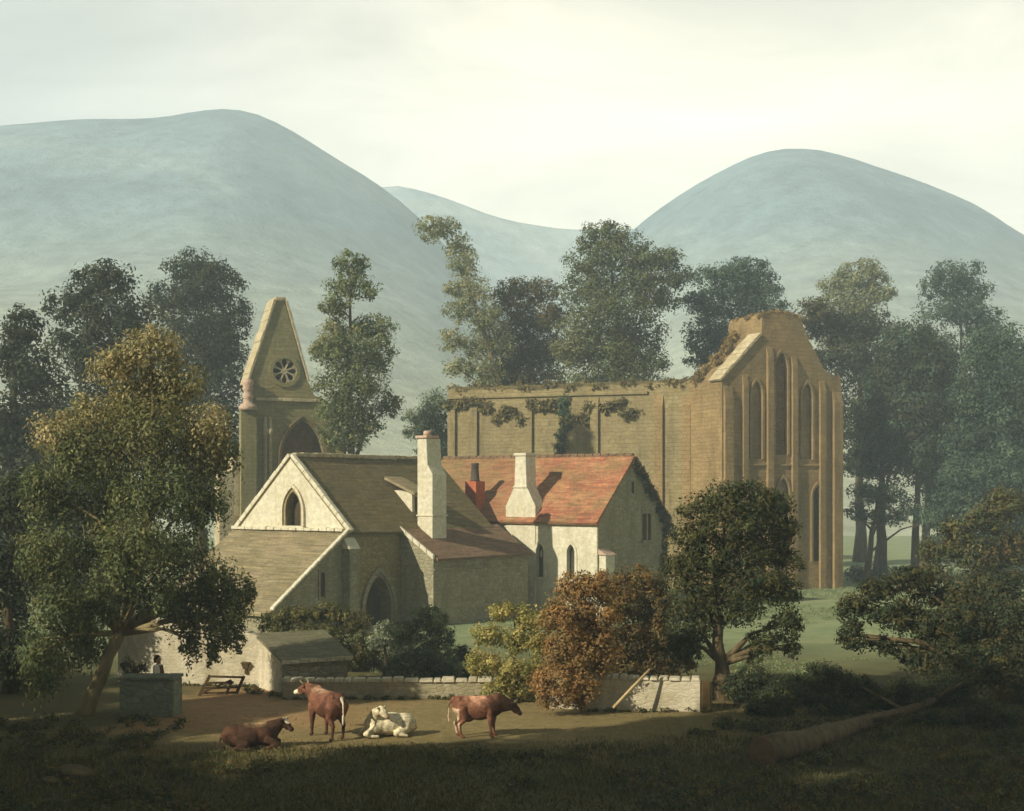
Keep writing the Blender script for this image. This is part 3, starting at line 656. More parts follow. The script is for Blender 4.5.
# tall white chimney
ch = MB(); cy0, cy1 = 5.35, 6.5
ch.prism(on_y([(3.75, 2.5), (4.75, 2.5), (4.75, 7.6), (4.42, 8.1), (4.34, 9.45), (3.74, 9.45)], cy0), (0, cy1 - cy0, 0))
cho = ch.build('chimney', M['limewash'], ca, bevel=0.03)
MB().box((3.65, cy0 - .09, 9.45), (4.43, cy1 - .2, 9.6)).build('chimney_cap', M['pinkcap'], cho, bevel=0.04)
MB().lathe((4.04, cy0 + .45, 9.6), [(0.22, 0), (0.2, 0.22), (0.15, 0.26)], 12).build('chimney_pot', M['pinkcap'], cho, smooth=True)
MB().box((3.7, cy0 - .05, 5.45), (4.81, cy1 + .05, 5.53)).build('band', M['limewash'], cho, bevel=0.02)

# low outbuilding with a brown lean-to roof
lb = thing('outbuilding', 'low shaded outbuilding with brown slate roof below the white chimney', 'outbuilding', fa.loc(), PH)
X0, X1, Y0, Y1, Z0, Z1 = HW + 0.01, HW + 2.15, 3.95, 12.1, 4.72, 3.4
MB().prism(on_y([(X0, -0.3), (X1, -0.3), (X1, Z1), (X0, Z0)], Y0), (0, Y1 - Y0, 0)).build('wall', M['rubble'], lb)
rb = MB(); n = 10
for k in range(n):
    a, b2 = Y0 + 0.05 + (Y1 - Y0)*k/n, Y0 + 0.05 + (Y1 - Y0)*(k+1)/n; j0 = 0.0
    e0 = X1 + 0.25; ez = Z1 - 0.16
    rb.hexa([(X0 - .0, a, Z0 + .03), (e0, a, ez + .0), (e0, b2, ez), (X0, b2, Z0 + .03), (X0, a, Z0 + .2), (e0, a, ez + .14), (e0, b2, ez + .14), (X0, b2, Z0 + .2)])
rb.build('roof', M['brown_roof'], lb)
vg = MB()
for k in range(5):
    t0, t1 = k/5, (k + .95)/5
    q = lambda t: (X0 + (X1 + .1 - X0)*t, Z0 + .02 + (Z1 - .1 - Z0)*t)
    (xa, za), (xb, zb_) = q(t0), q(t1)
    vg.hexa([(xa, Y0 - .12, za), (xb, Y0 - .12, zb_), (xb, Y0 + .04, zb_), (xa, Y0 + .04, za), (xa, Y0 - .12, za + .24), (xb, Y0 - .12, zb_ + .24), (xb, Y0 + .04, zb_ + .24), (xa, Y0 + .04, za + .24)])
vg.build('verge', M['limewash'], lb, bevel=0.03)
MB().box((X1 + .003, Y0, 2.75), (X1 + .06, Y1, 2.87)).build('string_course', M['rubble'], lb, bevel=0.02)

# ------------------------------------------------------------------ house with the red roof
fb = Frame(597, 75, PH)
hb = thing('farmhouse', 'white farmhouse with red tiled roof and shaded grey gable end', 'house', fb.loc(), PH)
LB, WB, ZEB, ZRB = 13.4, 7.5, 5.15, 8.6
w = MB().prism(on_x([(0, -0.3), (WB, -0.3), (WB, ZEB), (WB/2, ZRB), (0, ZEB)], -LB), (LB, 0, 0)).build('wall', M['limewash'], hb)
t1 = fb.hit(540, 560, 'y', 0); t2 = fb.hit(571, 560, 'y', 0); u1 = fb.hit(646, 527, 'x', 0)
wins = [(t1[0], 2.0, 0.5, 1.85), (t2[0], 2.0, 0.5, 1.85)]
cs = [cutter(on_y(arch(cx, z0, ww, h, sharp=1.1), -0.5), (0, 0.8, 0), hb) for cx, z0, ww, h in wins]
carve(w, cs)
eg = MB().prism(on_x([(0.02, -0.3), (WB - .02, -0.3), (WB - .02, ZEB), (WB/2, ZRB - .03), (0.02, ZEB)], 0.002), (0.05, 0, 0)).build('gable_end', M['rubble'], hb)
carve(eg, [cutter(on_x([(u1[1] - .5, u1[2] - .75), (u1[1] + .5, u1[2] - .75), (u1[1] + .5, u1[2] + .75), (u1[1] - .5, u1[2] + .75)], -0.05), (0.3, 0, 0), hb)])
for cx, z0, ww, h in wins:
    o = MB().prism(on_y(arch(cx, z0 + .003, ww - .006, h - .01, sharp=1.1), 0.27), (0, 0.006, 0)).build('lancet_window', M['glass'], hb)
    ring(arch(cx, z0, ww + .3, h + .2, sharp=1.1), arch(cx, z0, ww + .01, h + .01, sharp=1.1), 'y', -0.05, 0.004).build('frame', M['limewash'], o)
    MB().box((cx - .4, -.12, z0 - .14), (cx + .4, -.002, z0 - .004)).build('sill', M['limewash'], o, bevel=0.02)
o = MB().box((0.004, u1[1] - .498, u1[2] - .748), (0.014, u1[1] + .498, u1[2] + .748)).build('window', M['recess'], hb)
MB().box((0.014, u1[1] - .06, u1[2] - .748), (0.09, u1[1] + .06, u1[2] + .748)).build('mullion', M['rubble'], o)
MB().box((0.054, u1[1] - .65, u1[2] - .9), (0.2, u1[1] + .65, u1[2] - .75)).build('sill', M['rubble'], o, bevel=0.02)
MB().box((0.054, u1[1] - .6, u1[2] + .752), (0.12, u1[1] + .6, u1[2] + .95)).build('lintel', M['rubble'], o, bevel=0.02)
sl_ = fb.hit(632, 487, 'x', 0)
MB().box((0.053, sl_[1] - .13, sl_[2] - .35), (0.06, sl_[1] + .13, sl_[2] + .3)).build('slit_window', M['recess'], hb)
m = MB().box((0.055, 0.1, -0.3), (0.5, 1.0, 3.3)); o = m.build('buttress', M['limewash'], hb, bevel=0.03)
MB().hexa([(0.055, 0.02, 3.3), (0.6, 0.02, 3.3), (0.6, 1.08, 3.3), (0.055, 1.08, 3.3), (0.055, 0.02, 3.65), (0.2, 0.02, 3.55), (0.2, 1.08, 3.55), (0.055, 1.08, 3.65)]).build('buttress_cap', M['pinkcap'], o, bevel=0.03)
ro = thing_roof = None
def roof_b():
    hw = WB/2; sl = Vector((hw, 0, ZEB - ZRB)).normalized(); over = 0.32
    n = 16
    for sgn in (-1, 1):
        mb = MB(); up = Vector((-sl.z, 0, sl.x))*0.15
        ex, ez = hw + over*sl.x, ZEB + over*sl.z
        for k in range(n):
            a, b2 = -LB - .15 + (LB + .32)*k/n, -LB - .15 + (LB + .32)*(k+1)/n
            c = []
            for lift in (0.006, 1.0):
                for xx, t_ in ((a, 1), (b2, 1), (b2, 0), (a, 0)):
                    h, z = (0, ZRB) if t_ else (ex, ez)
                    sag = -0.07*math.sin(math.pi*(xx + LB)/LB) if 0 else 0
                    c.append((xx, hw + sgn*(h + up.x*lift), z + up.z*lift + sag))
            if sgn < 0: c = [c[3], c[2], c[1], c[0], c[7], c[6], c[5], c[4]]
            mb.hexa(c)
        mb.build('roof', M['red_roof'], hb)
roof_b()
rd = MB()
for k in range(26): rd.box((-LB - .1 + k*.52, WB/2 - .16, ZRB + .08 + random.uniform(-.02, .02)), (-LB + .4 + k*.52, WB/2 + .16, ZRB + .26 + random.uniform(-.02, .02)))
rd.build('ridge', M['brown_roof'], hb, bevel=0.05)
# white chimney breast rising from the front wall
cx = fb.hit(521, 500, 'y', 0)[0]
c = MB().prism(on_y([(cx - 1.02, -0.3), (cx + 1.02, -0.3), (cx + 1.02, 5.9), (cx + 0.42, 7.0), (cx + 0.36, 8.7), (cx - 0.36, 8.7), (cx - 0.42, 7.0), (cx - 1.02, 5.9)], -0.06), (0, 0.95, 0)).build('chimney', M['limewash'], hb, bevel=0.03)
MB().box((cx - .43, -.13, 8.7), (cx + .43, .96, 8.86)).build('chimney_cap', M['limewash'], c, bevel=0.03)
MB().box((cx - .47, -.12, 6.92), (cx + .47, .95, 7.04)).build('band', M['limewash'], c, bevel=0.02)
# red brick chimney near the left end
cx = fb.hit(475, 505, 'y', 0.3)[0]
c = MB().box((cx - .4, -0.12, 4.6), (cx + .4, 0.72, 7.3)).build('brick_chimney', M['brick'], hb, bevel=0.02)
MB().lathe((cx, .3, 7.3), [(0.3, 0), (0.26, 0.1), (0.2, 0.9), (0.24, 0.95), (0.22, 1.05)], 12).build('chimney_pot', M['pot'], c, smooth=True)

# ------------------------------------------------------------------ shed and yard walls
fs = Frame(282, 46.5, R(30))
sh = thing('shed', 'low stone shed with mossy slate roof behind the pasture wall', 'shed', fs.loc(), R(30))
MB().prism(on_x([(0, -0.2), (2.35, -0.2), (2.35, 1.70), (0, 1.12)], 0), (2.35, 0, 0)).build('wall', M['rubble'], sh)
MB().prism(on_x([(-0.01, -0.2), (2.36, -0.2), (2.36, 1.68), (-0.01, 1.1)], -0.06), (0.055, 0, 0)).build('end_wall', M['whitewall'], sh)
MB().prism(on_x([(-0.22, 1.08), (2.45, 1.73), (2.45, 1.83), (-0.22, 1.17)], -0.1), (2.6, 0, 0)).build('roof', M['shed_roof'], sh)
rb = MB()
for k in range(8): rb.box((-0.1 + k*.32, -.27, 1.04), (.2 + k*.32, -.222, 1.15 + random.uniform(0, .04)))
rb.build('eave_slate', M['whitewall'], sh, bevel=0.01)
# whitewashed yard wall under the left-hand tree
a = Vector(((118 - CX)/F*49.6, 49.6)); b2 = Vector(((262 - CX)/F*48.3, 48.3)); d = b2 - a
yw = thing('yard_wall', 'patchy whitewashed yard wall behind the leaning hurdle', 'wall', (a.x, a.y, 0), math.atan2(d.y, d.x))
Lw = d.length
MB().prism(on_y([(0, -0.2), (Lw + .02, -0.2)] + jag([(Lw + .02, 1.72), (Lw - 1.0, 2.1), (2.0, 2.45), (0, 2.4)], 0.5, 0.05), 0), (0, 0.5, 0)).build('wall', M['whitewall'], yw)
n_ = (Vector(((247 - CX)/F*48.45, 48.45)) - a).length
nb_scale = .75
nb = thing('wooden_box', 'small dark wooden box fixed on the whitewashed wall', 'box', (a.x + d.x/Lw*n_, a.y + d.y/Lw*n_, 0.62), math.atan2(d.y, d.x))
MB().hexa([(-.12, -.17, 0), (.1, -.17, 0), (.1, -.01, 0), (-.12, -.01, 0), (-.19, -.24, .26), (.17, -.24, .26), (.17, -.01, .26), (-.19, -.01, .26)]).build('body', M['darkwood'], nb)
MB().hexa([(-.22, -.27, .262), (.2, -.27, .262), (.2, -.005, .262), (-.22, -.005, .262), (-.22, -.27, .30), (.2, -.27, .30), (.2, -.005, .34), (-.22, -.005, .34)]).build('lid', M['darkwood'], nb)
MB().box((-.08, -.1, -.26), (.07, -.01, -.003)).build('bracket', M['darkwood'], nb); nb.scale = (.7,)*3
def stone_wall(label, pa, pb, h, th, m, cap, group=None):
    d = Vector((pb.x - pa.x, pb.y - pa.y)); Lw = d.length
    t = thing('stone_wall', label, 'wall', (pa.x, pa.y, 0), math.atan2(d.y, d.x), group)
    mb = MB(); y = 0.0
    MB().prism(on_y([(0, -0.2), (Lw, -0.2)] + jag([(Lw, h), (0, h)], 0.6, 0.02), 0), (0, th, 0)).build('wall', m, t, bevel=0.02)
    x = -0.03
    while x < Lw:
        w_ = random.uniform(.22, .5); hh = random.uniform(.07, .14)
        r = random.uniform(-.03, .03)
        mb.hexa([(x, -.06 + r, h - .01), (x + w_, -.05 + r, h - .01), (x + w_, th + .05, h - .01), (x, th + .05, h - .01), (x + .02, -.03 + r, h + hh), (x + w_ - .03, -.03 + r, h + hh*random.uniform(.8, 1.15)), (x + w_ - .03, th + .03, h + hh), (x + .02, th + .03, h + hh)])
        x += w_ + .015
    mb.build('coping', cap, t, bevel=0.025)
    return t
pa = Vector(((283 - CX)/F*45.6, 45.6)); pb = Vector(((500 - CX)/F*45.6, 45.6))
stone_wall('long low grey field wall with pale coping stones behind the cattle', pa, pb, 0.55, 0.4, M['drystone'], M['whitewall'])
pa = Vector(((548 - CX)/F*43.6, 43.6)); pb = Vector(((700 - CX)/F*42.9, 42.9))
stone_wall('short pale stone wall with a pole leaning on it beside the dark tree', pa, pb, 0.95, 0.45, M['whitewall'], M['whitewall'])
po = MB().tube([P(613, 708, 42.3), P(632, 688, 42.5), P(650, 669, 42.75)], [0.045, 0.05, 0.035], 8).build('wooden_pole', M['palewood'], smooth=True)
tag(po, 'bare wooden pole leaning against the short pale wall', 'pole')
gp = MB().box((-.14, -.1, -.2), (.14, .14, .95)).build('gate_post', M['darkwood'], bevel=0.03)
gp.location = ((706 - CX)/F*42.9, 42.9, 0); tag(gp, 'dark squat post at the right end of the short pale wall', 'post')

# mossy block wall on the left
bl = thing('stone_block', 'mossy green masonry block in the shade before the standing woman', 'block', ((119 - CX)/F*41.9, 41.9, 0), R(-2))
MB().box((0, 0, -0.2), (1.66, 0.95, 1.10)).build('block', M['mossblock'], bl, bevel=0.05)
cp = MB()
for k in range(4): cp.box((-.05 + k*.44, -.05, 1.105), (.37 + k*.44, 1.0, 1.2 + random.uniform(-.01, .015)))
cp.build('coping', M['mossblock'], bl, bevel=0.03)

# leaning hurdle
h0 = P(200, 695, 46.2); hu = thing('hurdle', 'leaning wooden gate hurdle with crossed brace by the yard wall', 'gate', (h0.x, 46.2, 0), R(2))
sc_ = F/46.2
def hp(px, py): return Vector(((px - 200)/sc_, (695 - py)/sc_*0.35, (696 - py)/sc_*1.12))
def bar(name, p, q, r):
    d_ = (q - p).normalized(); s_ = d_.cross(Vector((0, 1, 0))).normalized()*r; t_ = Vector((0, r*.7, 0))
    MB().hexa([p - s_ - t_, p + s_ - t_, p + s_ + t_, p - s_ + t_, q - s_ - t_, q + s_ - t_, q + s_ + t_, q - s_ + t_])  .build(name, M['darkwood'], hu, bevel=0.008)
bar('stile', hp(199, 696), hp(209, 678), .050); bar('stile', hp(236, 694), hp(243, 679), .050); bar('stile', hp(226, 694.5), hp(231, 683), .044)
for (a_, b_) in (((207, 679), (244, 680)), ((205, 684.5), (233, 684.5)), ((203, 689), (238, 688.5)), ((201, 693.5), (236, 693))): bar('rail', hp(*a_) - Vector((0, .03, 0)), hp(*b_) - Vector((0, .03, 0)), .036)
bar('brace', hp(204, 692) - Vector((0, .1, 0)), hp(231, 682) - Vector((0, .1, 0)), .036)

# felled trunk
lg = thing('felled_log', 'thick felled tree trunk lying across the dark pasture, cut end towards the cattle', 'log', (P(762, 752, 34.6).x, 34.6, 0))
l0 = Vector((0, 0, 0)); pts = []; rad = []
end = P(955, 690, 45.5)
for k in range(15):
    t = k/14; x = (end.x - lg.location.x)*t; y = (end.y - 34.6)*t
    r_ = 0.30*(1 - t)**1.7 + 0.11
    pts.append((x + .16*math.sin(t*7), y + .1*math.sin(t*5), r_*0.8 + (0.5*max(0, t - .75)*4*.6))); rad.append(r_*(1 + random.uniform(-.05, .05)))
MB().tube(pts, rad, 14, 0.11).build('trunk', M['bark'], lg, smooth=True)
dn = (Vector(pts[0]) - Vector(pts[1])).normalized()
MB().tube([Vector(pts[0]) + dn*.004, Vector(pts[0]) + dn*.03], [rad[0]*.96, rad[0]*.92], 18, 0.02).build('cut_face', M['cutwood'], lg)
for (t_, dx_, dy_, dz_) in ((7, .5, -.9, .35), (10, -.9, .5, .5), (12, .9, -.2, .6), (13, -.3, .5, .8)):
    p = Vector(pts[t_]); MB().tube([p, p + Vector((dx_, dy_, dz_))*.6, p + Vector((dx_*1.3, dy_*1.4, dz_*1.3))], [rad[t_]*.5, rad[t_]*.34, .03], 7, .05).build('branch_stub', M['bark'], lg, smooth=True)
def rock(px, py, s, label):
    bm = bmesh.new(); bmesh.ops.create_icosphere(bm, subdivisions=3, radius=1)
    for v in bm.verts:
        n_ = math.sin(v.co.x*3.1 + s*9)*.12 + math.sin(v.co.y*4.3 + 1)*.1 + math.sin(v.co.z*5 + v.co.x*2)*.08
        v.co = v.co*(1 + n_); v.co.x *= s*1.5; v.co.y *= s; v.co.z *= s*.7
    me = bpy.data.meshes.new('rock'); bm.to_mesh(me); bm.free()
    o = link('rock', me, M['rock']); g = G(px, py); o.location = (g.x, g.y, s*.3); tag(o, label, 'rock')
rock(76, 778, 0.30, 'ochre boulder half buried in the dark grass at the lower left')
rock(50, 784, 0.17, 'smaller dark stone lying left of the ochre boulder')

# ------------------------------------------------------------------ foliage
def leaf_arrays(lobes, count, size, cols, droop=0.0, upbias=0.35, clump=0.36, flat=0.8, seed=0, aspect=0.6):
    """lobes: (centre, (rx, ry, rz), colour or None); every leaf is a small four-sided blade"""
    r = np.random.default_rng(seed); V = []; C = []
    area = np.array([l[1][0]*l[1][2] for l in lobes]); share = area/area.sum()
    cols = np.array(cols)
    for (c, rd, lc), sh_ in zip(lobes, share):
        n = int(count*sh_); rm = (rd[0]*rd[1]*rd[2])**(1/3)
        K = max(14, int(44*(rm/ max(size*9, .3))**1.2)); K = min(K, 200)
        u = r.normal(size=(K, 3)); u /= np.linalg.norm(u, axis=1)[:, None]; u *= (r.random(K)**0.42)[:, None]
        cc = u*np.array(rd)*0.86 + np.array(c)
        rc = rm*clump*r.uniform(.6, 1.35, K)
        ck = cols[r.integers(0, len(cols), K)]
        if lc is not None:
            w_ = np.clip(r.normal(.68, .3, (K, 1)), 0, 1); ck = ck*(1 - w_) + np.array(lc)*w_
        ck = ck*r.uniform(.72, 1.3, (K, 1))
        k = r.integers(0, K, n)
        d = r.normal(size=(n, 3)); d /= np.linalg.norm(d, axis=1)[:, None]; rad = r.random(n)**0.45
        off = d*rad[:, None]*rc[k][:, None]; off[:, 2] *= flat
        off[:, 2] -= droop*rc[k]*r.random(n)**1.5*2.2
        p = cc[k] + off
        fill = r.random(n) < .28; g_ = r.normal(size=(n, 3)); g_ /= np.linalg.norm(g_, axis=1)[:, None]; g_ *= (r.random(n)**.45)[:, None]
        p[fill] = (g_*np.array(rd)*.92 + np.array(c))[fill]
        out = p - np.array(c); out /= np.linalg.norm(out, axis=1)[:, None] + 1e-6
        nrm = 0.75*d + 0.5*out + 0.27*r.normal(size=(n, 3)) + np.array([0, 0, upbias]); nrm /= np.linalg.norm(nrm, axis=1)[:, None]
        t = r.normal(size=(n, 3)); t[:, 2] -= 0.5 + droop; t -= nrm*(t*nrm).sum(1)[:, None]; t /= np.linalg.norm(t, axis=1)[:, None]
        b = np.cross(nrm, t); s = size*r.uniform(.55, 1.35, n)[:, None]
        q = np.stack([p - t*s*.6, p + b*s*aspect*.5 + t*s*.05, p + t*s*.6, p - b*s*aspect*.5 + t*s*.05], 1)
        V.append(q.reshape(-1, 3)); cl = ck[k]*r.uniform(.86, 1.16, (n, 1)); C.append(np.repeat(np.clip(cl, 0, 1), 4, 0))
    return np.concatenate(V), np.concatenate(C)
def leaf_obj(name, V, C, m, parent=None):
    n = len(V)//4; me = bpy.data.meshes.new(name)
    me.vertices.add(len(V)); me.vertices.foreach_set('co', V.astype(np.float32).ravel())
    me.loops.add(len(V)); me.loops.foreach_set('vertex_index', np.arange(len(V), dtype=np.int32))
    me.polygons.add(n); me.polygons.foreach_set('loop_start', np.arange(0, len(V), 4, dtype=np.int32))
    me.update(calc_edges=True)
    a = me.color_attributes.new('leafcol', 'FLOAT_COLOR', 'POINT')
    a.data.foreach_set('color', np.concatenate([C, np.ones((len(C), 1))], 1).astype(np.float32).ravel())
    return link(name, me, m, parent)
SEED = [100]
def tree(name, label, cat, D, trunk, lobes, cols, leaf=0.16, dens=4.0, group=None, bark='bark', r0=0.3, droop=0.0, thick=0.85, m='leaf', branches=True, parts=('trunk', 'crown'), clump=0.36, base=None):
    """trunk: pixel polyline from the foot up; lobes: (px, py, rx, ry[, depth offset[, colour]]) in pixels at distance D"""
    SEED[0] += 1; rs = random.Random(SEED[0]); k = D/F; leaf *= .68; gr = 1.16 if D > 95 else 1.07
    foot = P(trunk[0][0], trunk[0][1], D); foot.z = 0
    if base is not None: foot.z = base
    t = thing(name, label, cat, foot, 0, group)
    T = [P(x, y, D) - foot for x, y in trunk]; T[0].z = -0.25
    LB_ = []
    for l in lobes:
        px, py, rx, ry = l[:4]; dd = l[4] if len(l) > 4 and l[4] is not None else rs.uniform(-.45, .45)*rx*k
        c = P(px, py, D) - foot; c.y += dd
        rx *= gr; ry *= gr
        LB_.append((tuple(c), (rx*k, (rx + ry)/2*k*thick, ry*k), l[5] if len(l) > 5 else None))
    mb = MB(); n = len(T); fine = []; fr = []
    for i in range((n - 1)*4 + 1):
        a = i/4; j = min(int(a), n - 2); f = a - j
        p = T[j].lerp(T[j+1], f); 
        if 0 < i < (n-1)*4: p += Vector((rs.uniform(-1, 1), rs.uniform(-1, 1), 0))*r0*.25
        fine.append(p); s = i/((n - 1)*4); fr.append(r0*((1 - s)*1.0 + .12) * (1.45 if i == 0 else 1.12 if i == 1 else 1))
    mb.tube(fine, fr, 10, 0.08)
    if branches:
        for c, rd, _ in LB_:
            c = Vector(c); zt = max(c.z - (c - fine[-1]).length*.45, T[0].z + (fine[-1].z - T[0].z)*.25)
            i = min(range(len(fine)), key=lambda q: abs(fine[q].z - zt)); s = fine[i]
            mid = s.lerp(c, .5) + Vector((rs.uniform(-.3, .3), rs.uniform(-.3, .3), .12*(c - s).length))
            rr_ = min(fr[i]*.6, r0*.5); q = [s, s.lerp(mid, .55), mid, c]
            mb.tube(q, [rr_, rr_*.75, rr_*.5, rr_*.16], 6, 0.08)
            for _ in range(3):
                e_ = c + Vector((rs.uniform(-1, 1)*rd[0], rs.uniform(-1, 1)*rd[1], rs.uniform(-.3, .9)*rd[2]))*.8
                mb.tube([mid.lerp(c, rs.random()*.8), mid.lerp(e_, .6), e_], [rr_*.35, rr_*.22, .01], 5)
    mb.build(parts[0], M[bark], t, smooth=True)
    ar = sum(l[1][0]*l[1][2]*math.pi for l in LB_)
    cnt = int(ar*dens/(leaf*leaf*.36)*1.05)
    V, C = leaf_arrays(LB_, cnt, leaf, cols, droop=droop, seed=SEED[0], clump=clump)
    leaf_obj(parts[1], V, C, M[m], t)
    return t
def bush(name, label, D, lobes, cols, leaf=0.13, dens=4.0, group=None, cat='bush', **kw):
    xs = [l[0] for l in lobes]; ymax = max(l[1] for l in lobes); cx = sum(xs)/len(xs)
    gy_ = HZ + F*CAMZ/D
    kw.setdefault('r0', .09)
    return tree(name, label, cat, D, [(cx, gy_), (cx + 2, (gy_ + ymax)/2), (cx, min(l[1] for l in lobes))], lobes, cols, leaf, dens, group, parts=('stem', 'foliage'), **kw)

OCH = [tuple(min(v*1.4, .6) for v in c_) for c_ in [lin('8c7440'), lin('7d6a3a'), lin('9a7f4c'), lin('6f6638')]]
OLV = [tuple(min(v*1.22, .6) for v in c_) for c_ in [lin('4e5230'), lin('5a5a34'), lin('444a2e'), lin('66613a')]]
DRK = [tuple(min(v*1.22, .6) for v in c_) for c_ in [lin('36402c'), lin('2f3826'), lin('3e4530'), lin('454630')]]
BLU = [tuple(min(v*1.22, .6) for v in c_) for c_ in [lin('3f5040'), lin('4a5c48'), lin('36463a'), lin('52604a')]]
PAL = [tuple(min(v*1.22, .6) for v in c_) for c_ in [lin('858662'), lin('767a56'), lin('94906c'), lin('6a7050')]]
MID = [tuple(min(v*1.22, .6) for v in c_) for c_ in [lin('5a6440'), lin('4c583a'), lin('68704a'), lin('727248')]]
BRN = [tuple(min(v*1.22, .6) for v in c_) for c_ in [lin('5c4e30'), lin('6a5632'), lin('4c4630'), lin('746038')]]
RST = [lin(h_) for h_ in ('97764a', 'a07c4c', '8a6c42', '90784e', '7c6a42')]
YEL = [tuple(min(v*1.22, .6) for v in c_) for c_ in [lin('8a8248'), lin('9a9054'), lin('747440'), lin('a89a62')]]
GRG = [tuple(min(v*1.22, .6) for v in c_) for c_ in [lin('68725a'), lin('5a664e'), lin('7c8468'), lin('4e5a46')]]
o_ = lin('bcab80'); o2 = lin('a09468')  # sunlit highlights coloured into the upper leaf lobes

tree('weeping_tree', 'large tree with sunlit ochre coloured into its top, drooping foliage and leaning trunk at left', 'tree', 42.5,
     [(82, 706), (104, 668), (124, 622), (138, 575), (148, 500), (152, 410), (150, 350)],
     [(150,344,34,22,None,o_),(118,362,30,18,None,o_),(165,376,42,26,None,o2),(140,395,40,24,None,o2),(56,432,34,24,None,o_),(95,415,36,24,None,o2),(95,450,45,32),(150,428,50,34,None,lin('7c7850')),(208,424,30,24,None,o_),(205,455,36,30,None,lin('7c7850')),
      (50,490,34,32),(100,495,48,38),(160,490,48,38),(205,498,30,26),(60,545,40,34),(115,545,48,36),(175,550,42,30),(215,575,30,24),(235,600,20,26),(195,600,28,30),(222,625,20,24),(192,640,13,22),(175,600,20,28),(135,575,34,24,-1.6),(120,600,24,18,-1.8),(150,540,36,26,-2.0),(165,590,22,22,-1.5),(70,600,36,38),(50,650,30,38),(85,640,24,30),(250,590,8,18),(212,648,9,18),(237,636,9,16)],
     MID + OLV[:2], leaf=0.15, dens=3.3, r0=0.22, droop=0.75, bark='palebark')
tree('dark_tree', 'dark tree with twin round tops behind the ochre-topped tree', 'tree', 84, [(105, 603), (108, 480), (110, 320)],
     [(110,282,36,22),(75,305,34,24),(125,320,46,30),(85,350,50,36),(130,375,50,40),(80,420,50,44),(130,440,45,44),(90,490,45,40)], DRK, leaf=0.34, dens=3.4, r0=.5)
tree('dark_tree', 'dark tree with a flat domed top just left of the rose-window gable', 'tree', 104, [(200, 580), (202, 470), (205, 320)],
     [(190,265,32,16),(215,285,30,20),(180,300,34,24),(222,318,30,28),(195,345,44,34),(225,365,28,36),(195,410,44,44),(225,440,22,40),(190,480,40,44)], DRK, leaf=0.34, dens=3.6, r0=.5)
tree('dark_tree', 'dim tree cut by the left edge of the picture', 'tree', 76, [(14, 615), (14, 480), (14, 350)],
     [(18,322,24,20),(5,350,34,30),(30,380,34,36),(5,430,40,44),(35,470,36,44),(10,520,44,44)], DRK, leaf=0.34, dens=3.4, r0=.45)
tree('dark_tree', 'tall black-green tree filling the lower left corner behind the leaning trunk', 'tree', 47, [(10, 695), (8, 620), (10, 540)],
     [(10,505,34,34),(-20,560,40,40),(18,580,30,40),(-10,640,44,44),(25,660,30,34)], DRK, leaf=0.2, dens=3.6, r0=.25)
tree('slender_tree', 'slender grey-green tree rising behind the cottage roof', 'tree', 88, [(352, 600), (352, 470), (350, 360), (350, 275)],
     [(350,264,22,14),(352,285,32,15),(336,305,18,14),(335,330,20,18,None,lin('8e8c66')),(372,330,26,20),(345,352,36,22),(378,358,20,16),(322,350,14,13,None,lin('9a9670')),(352,382,44,22),(388,405,18,13),(345,410,34,22),(345,435,30,18),(370,425,18,14)], MID, leaf=0.26, dens=3.0, r0=.32)
tree('small_tree', 'small bushy tree between the white chimney and the long abbey wall', 'tree', 108, [(434, 578), (434, 500), (434, 420)],
     [(438,404,22,16),(424,420,22,15),(440,432,22,18),(415,433,12,8),(440,462,26,26)], GRG, leaf=0.3, dens=3.2, r0=.22)
tree('leaning_tree', 'pale leaning tree with a curved bare stem above the long abbey wall', 'tree', 114, [(512, 573), (505, 420), (498, 380), (484, 335), (466, 280), (450, 250)],
     [(430,230,15,14),(446,226,16,11),(458,244,16,15),(464,266,18,15),(455,290,14,9),(474,292,20,16),(462,312,20,13),(485,318,20,18),(452,340,16,13),(476,345,22,16),(458,368,18,11),(484,372,22,16),(500,340,18,18)], PAL, leaf=0.3, dens=2.2, r0=.28, bark='palebark', m='leaf_thin')
tree('broad_tree', 'brown-green tree between the leaning tree and the tallest tree', 'tree', 117, [(535, 571), (532, 440), (530, 330)],
     [(510,295,20,16),(535,290,26,14),(520,318,30,22),(552,312,24,20),(515,350,28,22),(545,352,34,26),(530,378,40,18),(500,375,20,16)], BRN[:1] + [lin('565838'), lin('5e5a3a'), lin('4c5236')], leaf=0.32, dens=3.0, r0=.4)
tree('tall_tree', 'tallest layered tree rising over the long abbey wall', 'tree', 111, [(622, 576), (620, 440), (618, 340), (612, 260)],
     [(606,230,24,11),(590,244,18,9),(625,243,28,13),(600,262,36,16),(645,262,32,14),(668,258,18,10),(676,278,20,14),(640,284,34,15),(590,288,34,17),(660,300,22,13),(615,310,44,20),(585,325,28,17,None,lin('84825a')),(635,335,34,20),(570,350,22,15,None,lin('8e8a62')),(605,352,46,24),(645,362,26,18),(610,378,54,18)], MID[:2] + OLV[:2], leaf=0.3, dens=3.0, r0=.5)
tree('round_tree', 'blue-green tree just behind the left shoulder of the east gable', 'tree', 116, [(730, 572), (732, 430), (735, 330)],
     [(745,268,30,12),(722,280,30,16),(758,286,28,18),(725,305,36,20),(700,300,16,12),(765,310,26,24),(712,335,32,20),(745,345,36,26),(705,355,24,14),(735,375,36,20)], BLU, leaf=0.32, dens=3.2, r0=.42)
tree('round_tree', 'pale olive tree top showing above the dark trees at right', 'tree', 132, [(860, 562), (860, 430), (860, 320)],
     [(862,272,24,13),(842,284,24,14),(878,288,20,15),(856,302,34,18),(850,330,36,24)], PAL[:2] + MID[2:], leaf=0.36, dens=3.0, r0=.45)
